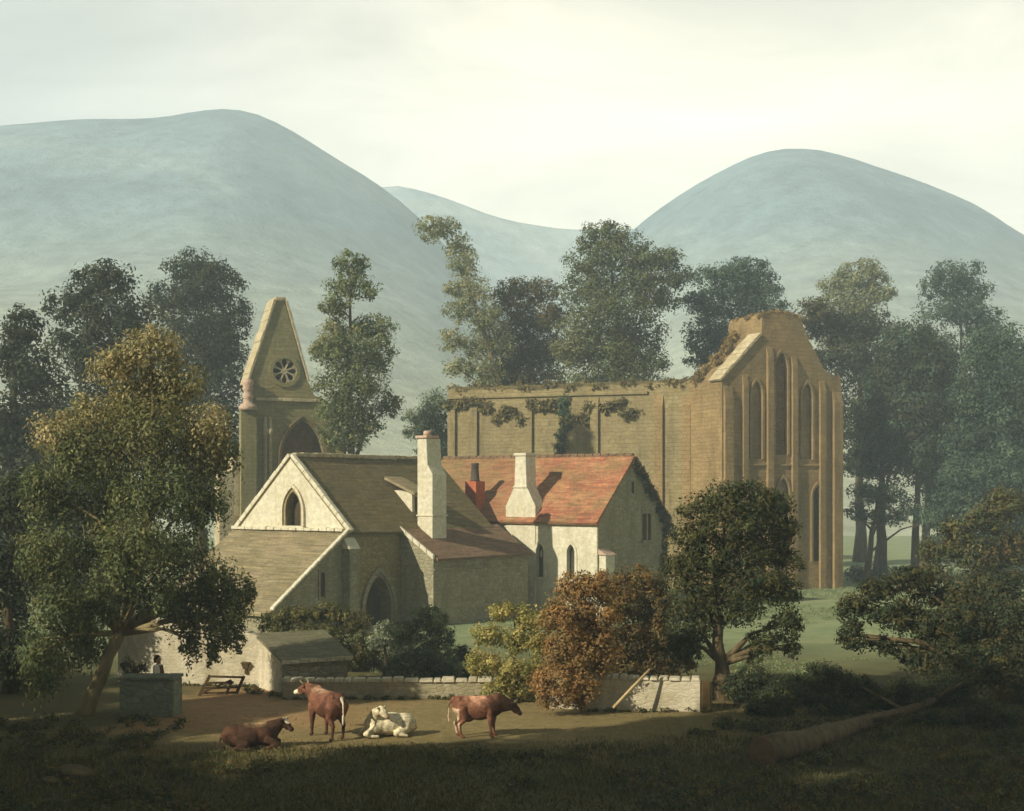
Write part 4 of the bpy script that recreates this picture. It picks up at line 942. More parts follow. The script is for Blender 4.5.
tree('dark_tree', 'broad dark tree immediately right of the east gable', 'tree', 108, [(880, 578), (882, 500), (880, 400)],
     [(812,312,22,14,None,lin('5c5638')),(835,325,30,20),(872,328,34,20),(905,345,28,22),(850,360,36,28),(890,375,36,30),(925,372,22,22),(865,415,38,34),(905,420,38,34),(860,455,26,26),(895,462,38,24),(925,415,26,28),(925,440,20,24)], DRK, leaf=0.34, dens=3.4, r0=.45)
tree('tall_tree', 'tall bluish tree with visible upright stem near the right edge', 'tree', 122, [(968, 568), (967, 480), (966, 400), (958, 300)],
     [(955,274,30,13),(938,288,22,14),(972,292,24,15),(950,312,34,18),(985,325,26,20),(935,345,20,16),(955,355,30,18),(990,370,30,24),(940,395,22,22),(985,410,32,26),(950,445,34,22),(990,455,30,28),(960,485,44,22)], BLU, leaf=0.34, dens=2.6, r0=.42)
tree('dark_tree', 'dim blue-green tree cut by the right edge of the picture', 'tree', 106, [(1020, 580), (1020, 460), (1018, 380)],
     [(1012,345,24,24),(1030,390,34,34),(1008,420,28,34),(1030,465,34,36),(1000,485,28,30),(1020,520,40,30)], BLU, leaf=0.34, dens=3.2, r0=.4)
tree('dark_tree', 'blue-green tree filling the gap left of the tall bluish tree', 'tree', 114, [(925, 573), (928, 480), (930, 400)],
     [(925,385,28,26),(945,420,30,30),(915,430,26,26),(950,465,34,28),(975,500,36,26),(935,480,22,18),(1000,520,30,24)], BLU, leaf=0.34, dens=3.0, r0=.35)
tree('dark_tree', 'full dark crown between the broad dark tree and the tall bluish tree', 'tree', 103, [(915, 582), (918, 480), (918, 380)],
     [(905,345,30,24),(930,365,30,26),(890,385,30,28),(918,410,36,32),(945,400,26,26),(880,430,28,26),(920,450,38,28),(950,445,28,28)], DRK + BLU[:2], leaf=0.32, dens=4.2, r0=.3)
tree('dark_tree', 'full blue-green crown at the right edge above the olive tree', 'tree', 99, [(992, 585), (992, 480), (992, 380)],
     [(990,350,28,24),(1015,375,28,30),(975,390,28,28),(1000,415,34,32),(970,440,30,28),(1010,455,32,32),(985,470,34,26)], BLU + DRK[:1], leaf=0.32, dens=4.2, r0=.3)
tree('dark_tree', 'dense blue-green tree low against the right edge beyond the olive tree', 'tree', 96, [(985, 589), (985, 540), (985, 480)],
     [(965,480,26,24),(1000,470,30,28),(945,510,24,20),(985,515,36,28),(1018,520,26,34),(960,545,34,22),(1005,560,36,26)], BLU, leaf=0.3, dens=3.4, r0=.3)
tree('dark_tree', 'dark leafy tree low between the left edge and the ochre-topped tree', 'tree', 84, [(40, 603), (40, 520), (42, 440)],
     [(45,420,34,30),(20,450,34,34),(62,465,36,34),(30,505,40,36),(70,520,40,36),(25,560,40,34),(70,575,40,30)], DRK, leaf=0.28, dens=3.4, r0=.35)
tree('slim_tree', 'twin-stemmed thin bluish tree standing right of the abbey on open meadow', 'tree', 101, [(866, 584), (871, 540), (878, 500), (880, 478)],
     [(866,492,22,11),(890,498,28,12),(912,512,18,10),(858,512,14,10),(885,518,26,9),(925,522,12,6),(872,470,16,8)], BLU, leaf=0.28, dens=2.4, r0=.24)
bush('hedge', 'dusky blue-green hedge at the foot of the twin-stemmed tree', 102, [(858,574,14,9),(876,573,16,10),(895,576,14,8)], BLU, leaf=0.26, dens=3.4, cat='hedge')
tree('dark_tree', 'round dark tree with a stout trunk at the end of the short pale wall', 'tree', 45.5, [(721, 712), (722, 675), (718, 630), (716, 580), (725, 520)],
     [(735,494,36,16),(770,505,28,18),(702,508,28,18),(738,520,44,22),(785,530,20,17),(692,538,28,20),(755,548,42,22),(705,560,36,22),(682,572,22,20),(788,560,17,14),(750,580,40,22),(700,595,32,22),(780,588,24,20),(735,608,34,20),(786,622,18,20),(765,640,20,16),(690,622,26,26),(752,655,12,12),(792,648,11,13),(678,645,20,22)], OLV[:1] + DRK[:1] + [lin('4a4a2c'), lin('55522f')], leaf=0.15, dens=3.2, r0=.27)
bush('shrub', 'orange-brown autumn bush overgrowing the left end of the short pale wall', 42.6, [(578,590,26,20),(600,584,22,16),(562,618,26,26),(592,620,30,26),(568,652,30,26),(596,650,26,26),(556,684,30,24),(580,688,22,22),(603,668,12,12)], RST, leaf=0.13, dens=4.0)
bush('shrub', 'brown-green bush between the orange bush and the round dark tree', 46.5, [(640,584,28,20),(618,600,26,22),(660,606,28,24),(618,635,32,26),(652,642,34,28),(622,668,34,22),(660,672,32,22),(684,650,18,24)], BRN + OLV[:1], leaf=0.14, dens=4.0)
bush('shrub', 'yellow-green bush overhanging the field wall left of the orange bush', 45.0, [(515,690,26,14),(502,612,18,12),(530,616,18,14),(488,635,20,15),(518,640,22,18),(542,640,14,18),(484,662,22,16),(512,672,24,18),(536,672,18,18),(500,690,22,12),(525,694,20,10)], YEL, leaf=0.12, dens=3.6)
bush('shrub', 'grey-green bush before the arched doorway, right of the olive hedge', 49, [(428,618,22,14),(405,632,20,16),(440,636,18,18),(415,650,26,18),(445,660,16,16),(425,670,30,14),(400,668,20,14),(450,675,14,10)], GRG, leaf=0.13, dens=4.0)
bush('shrub', 'white-flowering shrub at the foot of the arched doorway', 50.5, [(384,628,11,9),(378,642,12,10),(390,645,10,10)], GRG[:1] + [lin('a8a890'), lin('8c9078')], leaf=0.12, dens=3.4)
bush('shrub', 'low shrub added for the dark ground by the outbuilding wall right of the grey-green bush', 50.5, [(462,655,12,10),(480,664,14,10),(468,672,18,9)], DRK, leaf=0.13, dens=4.0)  # added shrub, standing in for dark earth and wall in the gap
bush('hedge', 'olive hedge in front of the lean-to, above the mossy shed roof', 52.5, [(275,622,22,12),(300,614,24,10),(328,613,24,11),(352,622,22,14),(290,634,30,10),(325,634,34,13),(360,645,22,18),(345,655,22,14),(375,662,20,16),(355,668,16,10)], [lin('6c6840'), lin('5c5c38'), lin('7a7246'), lin('54562f')], leaf=0.14, dens=4.0, cat='hedge')
tree('oak', 'big dark spreading tree leaning in from the right edge over the undergrowth', 'tree', 45, [(1012, 705), (995, 660), (970, 620), (950, 590)],
     [(878,588,26,13),(860,610,26,18),(905,578,28,14),(850,635,18,16),(895,612,30,18),(935,592,30,18),(925,625,34,20),(965,600,32,22),(995,590,30,26),(960,640,38,24),(1000,640,34,30),(885,645,20,12),(925,660,30,18),(975,675,40,22),(1015,690,30,24),(985,650,34,26,-2.0),(945,612,30,22,-1.8),(1000,610,30,26,-1.8),(955,655,34,20,-2.2)], DRK[:2] + [lin('4a482c'), lin('54502f')], leaf=0.16, dens=3.4, r0=.35)
tree('autumn_tree', 'olive leafy tree at the right edge behind the dark spreading tree', 'tree', 56, [(985, 660), (985, 600), (982, 540)],
     [(960,530,26,15),(985,518,24,15),(1010,505,26,20),(940,550,26,15),(975,552,30,18),(1012,545,28,24),(935,572,20,12),(990,580,34,20)], BRN[:1] + OLV + DRK[:1], leaf=0.19, dens=3.4, r0=.25)
for k, (px, py, rx, ry, D, lab) in enumerate([
    (752, 684, 24, 15, 44.6, 'low dark bush right beside the stout trunk of the round tree'),
    (790, 692, 24, 15, 43.6, 'low dark bush above the cut end of the felled log'),
    (826, 684, 26, 19, 44.6, 'taller leafy bush left of the spreading dark tree'),
    (858, 694, 24, 16, 43.6, 'low bush midway along the far side of the felled log'),
    (897, 700, 28, 18, 43.8, 'shady bush behind the thin end of the felled log'),
    (985, 724, 34, 22, 40.2, 'black-green bush at the right edge beyond the log'),
    (770, 706, 20, 11, 42.3, 'scruffy low bush just behind the cut end of the felled log'),
    (838, 706, 22, 11, 42.4, 'scruffy low bush touching the middle of the log on its far side'),
    (940, 694, 30, 20, 44.5, 'rounded bush under the tip of the spreading dark tree'),
    (925, 728, 24, 13, 40.2, 'scrubby bush on the near side of the thin end of the log'),
    (880, 748, 20, 11, 37.8, 'small scrubby bush near the middle of the log on its near side'),
    (955, 770, 26, 13, 35.6, 'low scrub in the dark grass at the lower right, nearest the bottom edge'),
    (1012, 752, 28, 20, 37.5, 'dark bush cut by the right edge level with the log')]):
    px, py, rx, ry = px, py - ry*.22, rx*1.3, ry*1.38
    bush('bramble', lab, D, [(px, py, rx*.7, ry*.8), (px - rx*.5, py + ry*.3, rx*.55, ry*.7), (px + rx*.5, py + ry*.3, rx*.55, ry*.7), (px, py + ry*.6, rx*.8, ry*.6)], OLV[:1] + DRK, leaf=0.11, dens=4.0, group='undergrowth along the log', r0=.05)
bush('fern', 'spiky plant behind the mossy masonry block', 43.5, [(128,664,8,8),(140,668,9,7),(132,676,13,7)], [lin('5c5a3a'), lin('6c6844')], leaf=0.14, dens=2.6, r0=.03, cat='plant')
for px, D, s, lab in ((253, 46.8, 7, 'clump of weeds below the small wooden box'), (275, 46.0, 5, 'little weed tuft at the whitewashed corner of the shed')):
    gy_ = HZ + F*CAMZ/D
    bush('weed', lab, D, [(px - s*.6, gy_ - s*.6, s, s*.8), (px + s*.8, gy_ - s*.4, s, s*.6)], MID + OLV, leaf=0.08, dens=3.4, r0=.015, cat='plant', group='weeds at the wall foot')
# unseen trees added left of and behind the viewpoint to shade the foreground
for k, (x, y, h) in enumerate([(-13.8, 21, 21.5), (-12.5, 16, 21), (-17, 18.5, 19), (-20.5, 22, 13.5), (-27, 22.5, 13), (-34, 21, 14), (-25, 30.7, 12), (-15, 17.1, 22), (-13, 12.4, 21), (-16.5, 22.2, 21), (-30, 33.0, 11.5), (-27.5, 29.5, 11.5), (-31, 39, 10), (-12, 10, 20), (-18, 12, 18), (-25, 14, 17), (-9, 4, 21), (-4, -3, 22), (3, -9, 23), (10, -14, 23)]):
    SEED[0] += 1
    t = thing('added_shade_tree', 'tall unseen tree added to shade the foreground', 'tree', (x, y, 0), 0, 'added trees shading the foreground')
    MB().tube([(0, 0, -.3), (.1, .1, 3), (0, 0, 7), (0, .1, h*.8)], [.5, .4, .3, .08], 10, .06).build('trunk', M['bark'], t, smooth=True)
    rr = np.random.default_rng(k); lb_ = [((rr.uniform(-1.8, 1.8), rr.uniform(-1.8, 1.8), h*f), (2.7, 2.7, 2.1), None) for f in (.35, .48, .6, .7, .8)] + [((0, 0, h*.9), (2.2, 2.2, 1.9), None)]
    V, C = leaf_arrays(lb_, 11000, .5, DRK, seed=k); leaf_obj('crown', V, C, M['leaf'], t)
# growth on the ruins
def ivy(name, label, spots, cols, leaf, n, cat='ivy', seed=5):
    lb_ = [(tuple(c), r_, None) for c, r_ in spots]; V, C = leaf_arrays(lb_, n, leaf, cols, seed=seed, clump=.45)
    o = leaf_obj(name, V, C, M['leaf']); return tag(o, label, cat)
def wpt(fr, x, y, z): q = fr.o + fr.x*x + fr.y*y; return (q.x, q.y, z)
ivy('ivy', 'ivy trailing down the right verge of the farmhouse gable end', [(wpt(fb, 0.12, WB/2 + (WB/2 + .2)*t, ZRB - (ZRB - ZEB + .3)*t - .2 + rng.uniform(-.15, .1)), (.3, .45, .5)) for t in np.linspace(0, 1.1, 11)] + [(wpt(fb, 0.1, WB - .4, z), (.3, .5, .6)) for z in (4.4, 3.6, 2.9)], DRK[:2] + [lin('4e4c30'), lin('5a5434')], 0.16, 2600)
sp_ = [(wpt(fn, x, 0.6 + rng.uniform(-.5, .5), 14.25 + rng.uniform(-.15, .2)), (.8, .7, .3)) for x in np.linspace(-LN + .3, .5, 30)]
sp_ += [(wpt(fn, x, -.05, 13.5 - rng.uniform(.2, 1.8)), (1.3, .2, .55)) for x in np.linspace(-17.6, -4, 16)]
ivy('creeper', 'ochre grass and creepers growing along the top of the long abbey wall', sp_, [lin('7c7044'), lin('6a6240'), lin('8a7a4c'), lin('5a5838')], 0.2, 12000, 'creeper', 6)
ivy('ivy', 'dark green ivy strip hanging down the middle of the long abbey wall', [(wpt(fn, -9.2 + rng.uniform(-.3, .3), -.1, z), (.6, .25, .7)) for z in np.linspace(9.0, 13.2, 8)], BLU[:2] + MID[:2], 0.18, 2600, 'ivy', 7)
sp_ = [(wpt(fe, W*.5 + x, y, 18.85 - abs(x)*.2), (.6, .6, .3)) for x in (-1.3, -.6, 0, .7, 1.3) for y in (.4, 1.8, 3.2)]
sp_ += [(wpt(fe, (W*.5 - 1.7)*t, 2.9 + rng.uniform(-.6, .6), 14.3 + 3.3*t), (.6, 1.0, .32)) for t in np.linspace(.02, 1, 9)]
ivy('creeper', 'rusty grass tufts growing on the broken top of the east gable', sp_, [lin('8a7444'), lin('7a663c'), lin('98804c'), lin('6a6040')], 0.18, 6500, 'creeper', 8)

# ------------------------------------------------------------------ grass, too many to count
def grass():
    N = 95000; r = np.random.default_rng(3)
    D = 28.5 + (r.random(N)**1.25)*17.5; hx = D*0.40; x = (r.random(N)*2 - 1)*hx
    nz = fbm(x, D, 3.0, 40); nz2 = fbm(x, D, 9.0, 60)
    worn = np.clip((D + nz2*6 - 37.0)/3.0, 0, 1)*np.clip((9 - x + nz*4)/5, 0, 1)
    keep = r.random(N) > worn*0.80; bare = (D > 42.5) & (x < -5 + nz*3) ; keep &= ~(bare & (r.random(N) < .9))
    blk = (D > 41.7) & (x > (119-CX)/F*42 - .1) & (x < (178-CX)/F*42 + .1); keep &= ~blk
    keep &= ~((D > 42.7) & (x > 1.0) & (x < 6.2)); keep &= ~((D > 45.2))
    D, x, worn, nz = D[keep], x[keep], worn[keep], nz[keep]; n = len(D)
    h = (0.05 + .11*r.random(n)**1.6)*(1 - .55*worn)*(1 + .9*np.clip(nz, -.5, .6)); a = r.random(n)*2*np.pi; w_ = .012 + .012*r.random(n)
    dx, dy = np.cos(a)*w_, np.sin(a)*w_; lx, ly = r.normal(size=n)*h*.4, r.normal(size=n)*h*.4; z0 = gz(x, D) - .01
    q = np.stack([np.stack([x - dx, D - dy, z0], 1), np.stack([x + dx, D + dy, z0], 1), np.stack([x + dx*.5 + lx*.5, D + dy*.5 + ly*.5, z0 + h*.65], 1), np.stack([x + lx, D + ly, z0 + h], 1)], 1).reshape(-1, 3)
    g = np.array([lin('4c4c2e'), lin('5a5434'), lin('6a5f3c'), lin('42462c')])[r.integers(0, 4, n)]; wn_ = np.array(lin('8a7a4e'))
    c = g*(1 - worn[:, None]*.7) + wn_*worn[:, None]*.7; c *= r.uniform(.75, 1.3, (n, 1))*(1 + nz[:, None]*.5)
    o = leaf_obj('grass', q, np.repeat(np.clip(c, 0, 1), 4, 0), M['leaf']); tag(o, 'short pasture grass in the foreground', 'grass', kind='stuff')
grass()
def ground_cover():
    r = np.random.default_rng(21); sp = []
    for _ in range(900):
        D = 28.8 + r.random()**1.2*12.5; x = (r.random()*2 - 1)*D*.39
        w = fbm(np.array([[x]]), np.array([[D]]), 4.0, 77)[0, 0]
        if w < .05 and not (x > 5 + (41 - D)*.3) and not (x < -9): continue
        if D > 36 and -9.5 < x < 5: continue
        s_ = r.uniform(.12, .34); sp.append(((x, D, s_*.35), (s_*1.3, s_*1.2, s_*.5), None))
    for x in np.arange(-7.2, 6.4, .22):                     # growth along the foot of the walls
        if x < -.2 or x > 2.2: s_ = r.uniform(.06, .16); sp.append(((x + r.normal()*.1, (45.45 if x < 0 else 42.85) + r.normal()*.06, s_*.4), (s_*1.4, s_*.8, s_*.7), None))
    for x in np.arange(-13.5, -8.2, .2):
        s_ = r.uniform(.06, .15); sp.append(((x, 48.3 - (x + 8.4)*.25*.5 + r.normal()*.05, s_*.4), (s_*1.4, s_*.8, s_*.7), None))
    V, C = leaf_arrays(sp, 66000, .075, DRK + OLV + BRN[:2], seed=31, clump=.5)
    V[:, 2] = np.maximum(V[:, 2], .004)
    tag(leaf_obj('ground_cover', V, C, M['leaf']), 'low weeds and leafy ground cover', 'ground cover', kind='stuff')
ground_cover()
def meadow():
    r = np.random.default_rng(33); sp = []
    for _ in range(2600):
        D = 50 + r.random()*48; u = r.random(); x = (160 + u*260)/F*D if r.random() < .8 else (r.random()*2 - 1)*D*.36
        if fbm(np.array([[x]]), np.array([[D]]), 7.0, 55)[0, 0] < -.05: continue
        s_ = r.uniform(.1, .3); sp.append(((x, D, s_*.25), (s_*1.8, s_*1.6, s_*.35), None))
    V, C = leaf_arrays(sp, 60000, .065, [lin('84906a'), lin('788660'), lin('96986c'), lin('6c7a54')], seed=41, clump=.6)
    V[:, 2] = np.maximum(V[:, 2], .004)
    tag(leaf_obj('meadow_grass', V, C, M['leaf']), 'pale tufted grass of the meadow beyond the wall', 'meadow', kind='stuff')
meadow()

# ------------------------------------------------------------------ animals and the woman
def skin_body(prims, voxel, smooth=4):
    """prims: tapered capsules (a, b, ra, rb) and ellipsoids ('e', centre, radii); fused into one surface"""
    bm = bmesh.new()
    for p in prims:
        if p[0] == 'e':
            _, c, rd = p[:3]; rot = p[3] if len(p) > 3 else 0
            mt = Matrix.Translation(c) @ Matrix.Rotation(rot, 4, 'Y') @ Matrix.Diagonal((*rd, 1))
            bmesh.ops.create_uvsphere(bm, u_segments=18, v_segments=12, radius=1, matrix=mt)
        else:
            a, b2, ra, rb_ = p; a, b2 = Vector(a), Vector(b2); n_ = max(2, int((b2 - a).length/(min(ra, rb_)*.5)) + 1); n_ = min(n_, 24)
            for k in range(n_):
                t = k/(n_ - 1); bmesh.ops.create_icosphere(bm, subdivisions=2, radius=ra + (rb_ - ra)*t, matrix=Matrix.Translation(a.lerp(b2, t)))
    me = bpy.data.meshes.new('tmp'); bm.to_mesh(me); bm.free()
    o = bpy.data.objects.new('tmp', me); COL.objects.link(o)
    md = o.modifiers.new('r', 'REMESH'); md.mode = 'VOXEL'; md.voxel_size = voxel
    ms = o.modifiers.new('s', 'SMOOTH'); ms.factor = .5; ms.iterations = smooth
    dg = bpy.context.evaluated_depsgraph_get(); dg.update()
    out = bpy.data.meshes.new_from_object(o.evaluated_get(dg)); bpy.data.objects.remove(o); bpy.data.meshes.remove(me)
    for p in out.polygons: p.use_smooth = True
    return out
def paint(me, fn, attr='coat'):
    a = me.color_attributes.new(attr, 'FLOAT_COLOR', 'POINT'); v = np.empty(len(me.vertices)*3, np.float32); me.vertices.foreach_get('co', v); v = v.reshape(-1, 3)
    c = fn(v); a.data.foreach_set('color', np.concatenate([c, np.ones((len(c), 1))], 1).astype(np.float32).ravel())
def cow_head(h, yaw, pitch):
    """head at point h; returns prims, a local frame and ear/horn points. +x is the animal's forward"""
    d = Vector((math.cos(pitch)*math.cos(yaw), math.cos(pitch)*math.sin(yaw), math.sin(pitch)))
    s = Vector((-math.sin(yaw), math.cos(yaw), 0)); u = d.cross(s)*1.0
    if u.z < 0: u = -u
    h = Vector(h); muz = h + d*.36 - u*.03
    pr = [(h, h + d*.2, .13, .105), (h + d*.18 - u*.02, muz, .1, .08), (muz - s*.03, muz + s*.03, .075, .075), (h - u*.06, h + d*.22 - u*.09, .1, .07)]
    for k in (1, -1):
        pr.append((h + s*.1*k + u*.05 - d*.02, h + s*.2*k + u*.05 - d*.03, .035, .045)); pr.append((h + s*.2*k + u*.05 - d*.03, h + s*.3*k + u*.01 - d*.03, .045, .015))
        pr.append((h + d*.13 + s*.085*k + u*.05, h + d*.16 + s*.085*k + u*.05, .03, .03))
    return pr, d, s, u, muz
def horns(parent, h, d, s, u):
    for k in (1, -1):
        b = h + s*.08*k + u*.1 - d*.02
        MB().tube([b, b + s*.06*k + u*.03, b + s*.1*k + u*.07 + d*.02, b + s*.1*k + u*.14 + d*.05], [.028, .025, .018, .006], 7).build('horn', M['horn'], parent, smooth=True)
def stand_prims(head, neck_from=(.62, 0, 1.18), yaw=0, pitch=-.5, lift=0):
    pr = [('e', (.36, 0, .98), (.48, .30, .36)), ('e', (0, 0, .95), (.62, .35, .36)), ('e', (-.44, 0, 1.0), (.40, .30, .34)), ('e', (.05, 0, .82), (.48, .3, .28)),
          ((-.75, 0, 1.2), (.5, 0, 1.2), .13, .13), ((-.6, .14, 1.2), (-.6, -.14, 1.2), .11, .11), (neck_from, head, .24, .15), ((.64, 0, .95), Vector(head) - Vector((.05, 0, .06)), .2, .12)]
    for k in (1, -1):
        y = .2*k; fx = .46 + .06*k
        pr += [((fx, y*.9, .85), (fx - .02, y, .45), .14, .075), ((fx - .02, y, .45), (fx, y, .1), .06, .045), ((fx, y, .09), (fx + .05, y, .045), .055, .06)]
        bx = -.58 - .06*k
        pr += [((bx, y*.95, .92), (bx + .1, y*1.05, .62), .2, .12), ((bx + .1, y*1.05, .62), (bx - .08, y, .42), .1, .065), ((bx - .08, y, .42), (bx - .02, y, .1), .055, .045), ((bx - .02, y, .09), (bx + .04, y, .045), .055, .06)]
    pr += [('e', (-.3, 0, .6), (.17, .13, .12)), ((-.83, 0, 1.2), (-.93, 0, 1.05), .045, .035), ((-.93, 0, 1.05), (-.94, 0, .7), .03, .025), ((-.94, 0, .7), (-.92, 0, .48), .045, .03)]
    hp_, d, s, u, muz = cow_head(head, yaw, pitch); return pr + hp_, d, s, u, muz
RED = np.array(lin('744d38')); RDK = np.array(lin('553829')); WHT = np.array(lin('d0c4a8')); BRW = np.array(lin('4c3220')); CRM = np.array(lin('cbbf9c'))
def soft(c, w, col):
    w = np.clip(w, 0, 1)[:, None]; return c*(1 - w) + np.array(col)*w
def patches(v, s, seed): return fbm(v[:, 0] + v[:, 2]*.6 + 9, v[:, 1] + v[:, 2]*.8 + 5, s, seed)
def cow(label, prims, fn, loc, rz, head, d, s, u, scale=1, voxel=.022, hornsize=True, group='cattle resting and grazing in the pasture'):
    me = skin_body(prims, voxel); paint(me, fn)
    o = link('cow', me, M['coat']); o.location = loc; o.rotation_euler = (0, 0, rz); o.scale = (scale,)*3
    tag(o, label, 'cow', group)
    if hornsize: horns(o, Vector(head), d, s, u)
    return o
# standing, seen from behind, head turned back to the left
hd = (1.0, .12, 1.3); pr, d, s, u, muz = stand_prims(hd, yaw=.55, pitch=-.35)
def fn(v):
    c = soft(np.ones((len(v), 1))*RED, patches(v, .5, 71)*4, RDK); 
    mz = np.linalg.norm(v - np.array(muz), axis=1) < .13; c[mz] = WHT
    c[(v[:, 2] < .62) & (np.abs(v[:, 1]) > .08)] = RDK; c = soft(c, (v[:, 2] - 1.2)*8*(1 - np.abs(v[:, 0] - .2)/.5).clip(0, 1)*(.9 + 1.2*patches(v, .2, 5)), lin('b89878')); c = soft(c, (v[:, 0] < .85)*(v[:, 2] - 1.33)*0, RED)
    c[(v[:, 0] < -.86)] = WHT; return c
g = G(327, 737.5)
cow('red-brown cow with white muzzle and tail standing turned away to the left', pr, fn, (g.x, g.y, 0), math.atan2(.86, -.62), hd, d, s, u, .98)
# standing side on, head lowered to the right
hd = (1.1, 0, 1.02); pr, d, s, u, muz = stand_prims(hd, yaw=-.1, pitch=-.75)
def fn(v):
    c = soft(np.ones((len(v), 1))*RED, .4 + patches(v, .6, 81)*3, RDK)
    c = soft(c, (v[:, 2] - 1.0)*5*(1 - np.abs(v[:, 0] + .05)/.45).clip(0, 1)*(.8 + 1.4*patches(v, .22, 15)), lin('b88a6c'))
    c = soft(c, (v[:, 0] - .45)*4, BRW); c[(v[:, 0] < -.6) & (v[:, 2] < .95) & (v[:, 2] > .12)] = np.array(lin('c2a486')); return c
g = G(478, 737)
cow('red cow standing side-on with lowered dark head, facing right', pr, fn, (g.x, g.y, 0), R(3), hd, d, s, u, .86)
# lying, brown
def lie_prims(head, yaw, pitch, neck=(.5, .0, .62)):
    pr = [('e', (.3, 0, .44), (.52, .36, .36)), ('e', (-.1, 0, .42), (.62, .42, .38)), ('e', (-.52, 0, .4), (.42, .38, .36)), ((-.7, 0, .62), (.4, 0, .68), .12, .13), (neck, head, .22, .14), ((.6, 0, .42), head, .2, .1)]
    for k in (1, -1):
        y = .3*k
        pr += [((.5, y*.8, .3), (.82, y*1.0, .15), .15, .085), ((.82, y, .15), (.55, y*1.35, .07), .08, .055), ((.55, y*1.35, .07), (.42, y*1.3, .06), .055, .06)]
    y = -.42
    pr += [((-.55, y*.7, .32), (-.15, y*1.05, .2), .2, .12), ((-.15, y*1.05, .2), (-.5, y*1.35, .09), .09, .06), ((-.5, y*1.35, .09), (-.1, y*1.45, .065), .06, .05), ((-.1, y*1.45, .065), (.0, y*1.45, .06), .055, .055),
           ((-.55, .3, .3), (-.2, .42, .14), .18, .1), ((-.2, .42, .14), (-.55, .5, .07), .08, .05), ((-.92, 0, .5), (-1.0, -.1, .2), .045, .03), ((-1.0, -.1, .2), (-.85, -.35, .06), .03, .045)]
    hp_, d, s, u, muz = cow_head(head, yaw, pitch); return pr + hp_, d, s, u, muz
hd = (.98, -.05, .82); pr, d, s, u, muz = lie_prims(hd, -.5, -.62)
def fn(v):
    c = soft(np.ones((len(v), 1))*np.array(lin('3e2a1c')), .2 + patches(v, .5, 91)*3, lin('563a28'))
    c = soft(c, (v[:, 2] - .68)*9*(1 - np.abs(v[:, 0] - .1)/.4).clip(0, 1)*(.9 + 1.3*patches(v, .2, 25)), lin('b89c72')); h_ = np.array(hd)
    c[(np.linalg.norm(v - h_ - np.array(d)*.1 - np.array(u)*.1, axis=1) < .11)] = WHT; return c
g = G(252, 748)
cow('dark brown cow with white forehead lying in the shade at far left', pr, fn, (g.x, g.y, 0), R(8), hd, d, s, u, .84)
# lying, white, head turned back over the shoulder
hd = (.32, .42, .98); pr, d, s, u, muz = lie_prims((.48, .2, .86), 2.6, -.1); 
pr = pr[:-len(cow_head((0,0,0),0,0)[0])]
hp_, d, s, u, muz = cow_head(hd, 2.25, -.62); pr += hp_ + [((.5, .1, .62), hd, .2, .13)]
def fn(v):
    c = soft(np.ones((len(v), 1))*CRM, patches(v, .4, 95)*2.2, lin('9a8a68'))
    c[(np.linalg.norm(v - np.array(muz), axis=1) < .1)] = np.array(lin('a08a70')); return c
g = G(388, 736)
cow('cream white cow lying down between the two standing cows', pr, fn, (g.x, g.y, 0), R(196), hd, d, s, u, .82, hornsize=False)

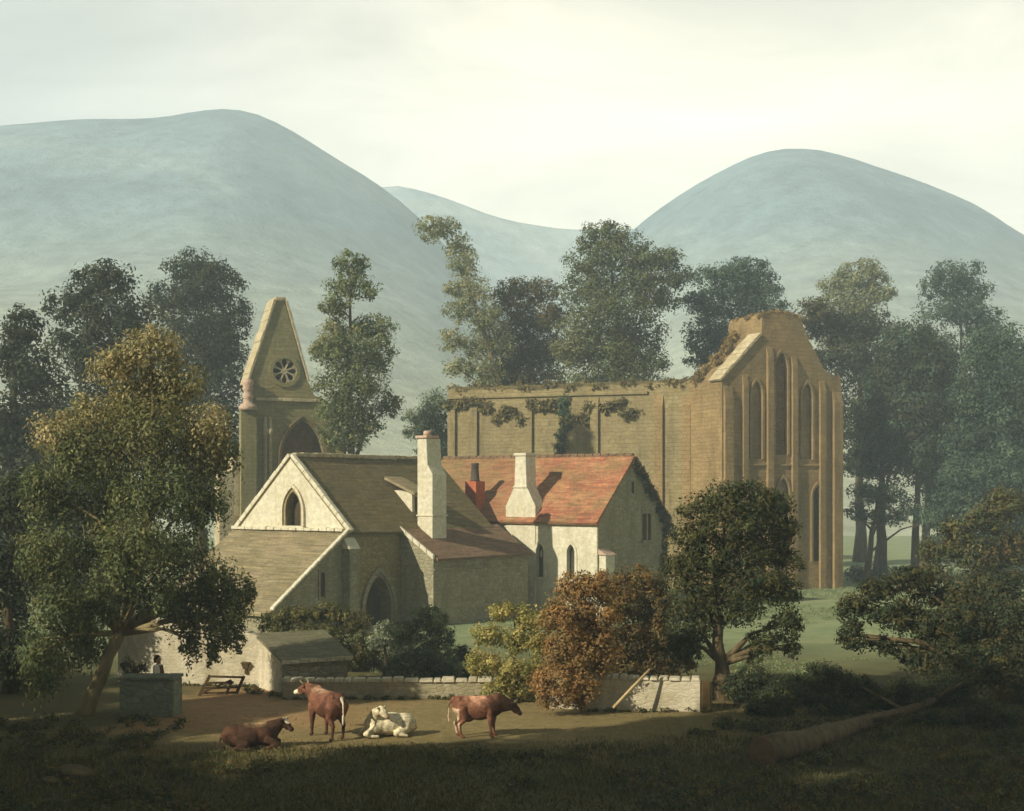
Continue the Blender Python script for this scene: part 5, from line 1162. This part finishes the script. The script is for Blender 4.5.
def person():
    g = Vector(((158 - CX)/F*43.15, 43.15, 0)); SK = np.array(lin('b08a6a')); W_ = np.array(lin('e4decc')); J = np.array(lin('5c3c2a')); B_ = np.array(lin('4a4438'))
    pr = [('e', (0, 0, 1.53), (.085, .1, .12)), ((0, 0, 1.38), (0, 0, 1.46), .05, .05), (( .075, 0, 1.52), (.1, 0, 1.505), .018, .016), ((.06, 0, 1.44), (.075, 0, 1.445), .035, .03), ((-.02, .09, 1.52), (-.02, .1, 1.52), .02, .02), ((-.02, -.09, 1.52), (-.02, -.1, 1.52), .02, .02),
          ((0, .12, 1.32), (0, -.12, 1.32), .075, .075), ('e', (0, 0, 1.2), (.12, .16, .2)), ('e', (.02, 0, 1.03), (.1, .13, .12)),
          ((0, 0, .95), (0, 0, .5), .15, .26), ((0, 0, .5), (0, 0, .1), .26, .32)]
    for k in (1, -1):
        el = Vector((.02, .23*k, 1.08)); wr = Vector((.23, .16*k, 1.0))
        pr += [((0, .17*k, 1.33), el, .055, .043), (el, wr, .042, .028)]
        pm = wr + Vector((.07, -.02*k, -.005)); pr += [(wr, pm, .026, .03), (wr + Vector((.0, -.03*k, 0)), wr + Vector((.06, -.06*k, -.0)), .014, .01)]
        for j, ln in enumerate((.06, .075, .07, .055)):
            b = pm + Vector((.015, (.024 - .016*j)*k, 0)); m_ = b + Vector((ln*.55, 0, -.008)); pr += [(b, m_, .0095, .009), (m_, m_ + Vector((ln*.4, 0, -.028)), .009, .0075)]
        pr += [((.05, .1*k, .06), (.16, .11*k, .045), .045, .04)]
    me = skin_body(pr, .0085, 3)
    def fn(v):
        c = np.ones((len(v), 1))*SK; z = v[:, 2]; c[(z < 1.39)] = W_; c[(z < 1.02) & (np.hypot(v[:, 0], v[:, 1]) < .5) & (v[:, 0] < .16)] = B_
        c[(v[:, 1] > -.06) & (z < 1.36) & (z > 1.02) & (v[:, 0] > -.02) & (v[:, 0] < .2)] = J; c[(v[:, 0] > .235) & (z > .9) & (z < 1.1)] = SK
        c[(v[:, 0] > .075) & (z > 1.45) & (z < 1.468) & (np.abs(v[:, 1]) < .03)] = np.array(lin('8a5848'))
        for k in (1, -1): c[np.linalg.norm(v - np.array((.07, .035*k, 1.545)), axis=1) < .014] = np.array(lin('2a2018'))
        c[z < .1] = np.array(lin('2e2820')); return c
    paint(me, fn); o = link('person', me, M['person']); o.location = g; o.rotation_euler = (0, 0, R(-20)); o.scale = (1.03,)*3
    tag(o, 'woman in a white bodice and brown wrap standing behind the mossy block', 'person')
    hm_ = skin_body([('e', (-.025, 0, 1.56), (.098, .112, .115)), ((-.1, 0, 1.54), (-.1, 0, 1.46), .06, .045), ((-.03, .085, 1.54), (-.03, .08, 1.47), .035, .02), ((-.03, -.085, 1.54), (-.03, -.08, 1.47), .035, .02)], .011, 3)
    link('hair', hm_, M['hair'], o)
person()
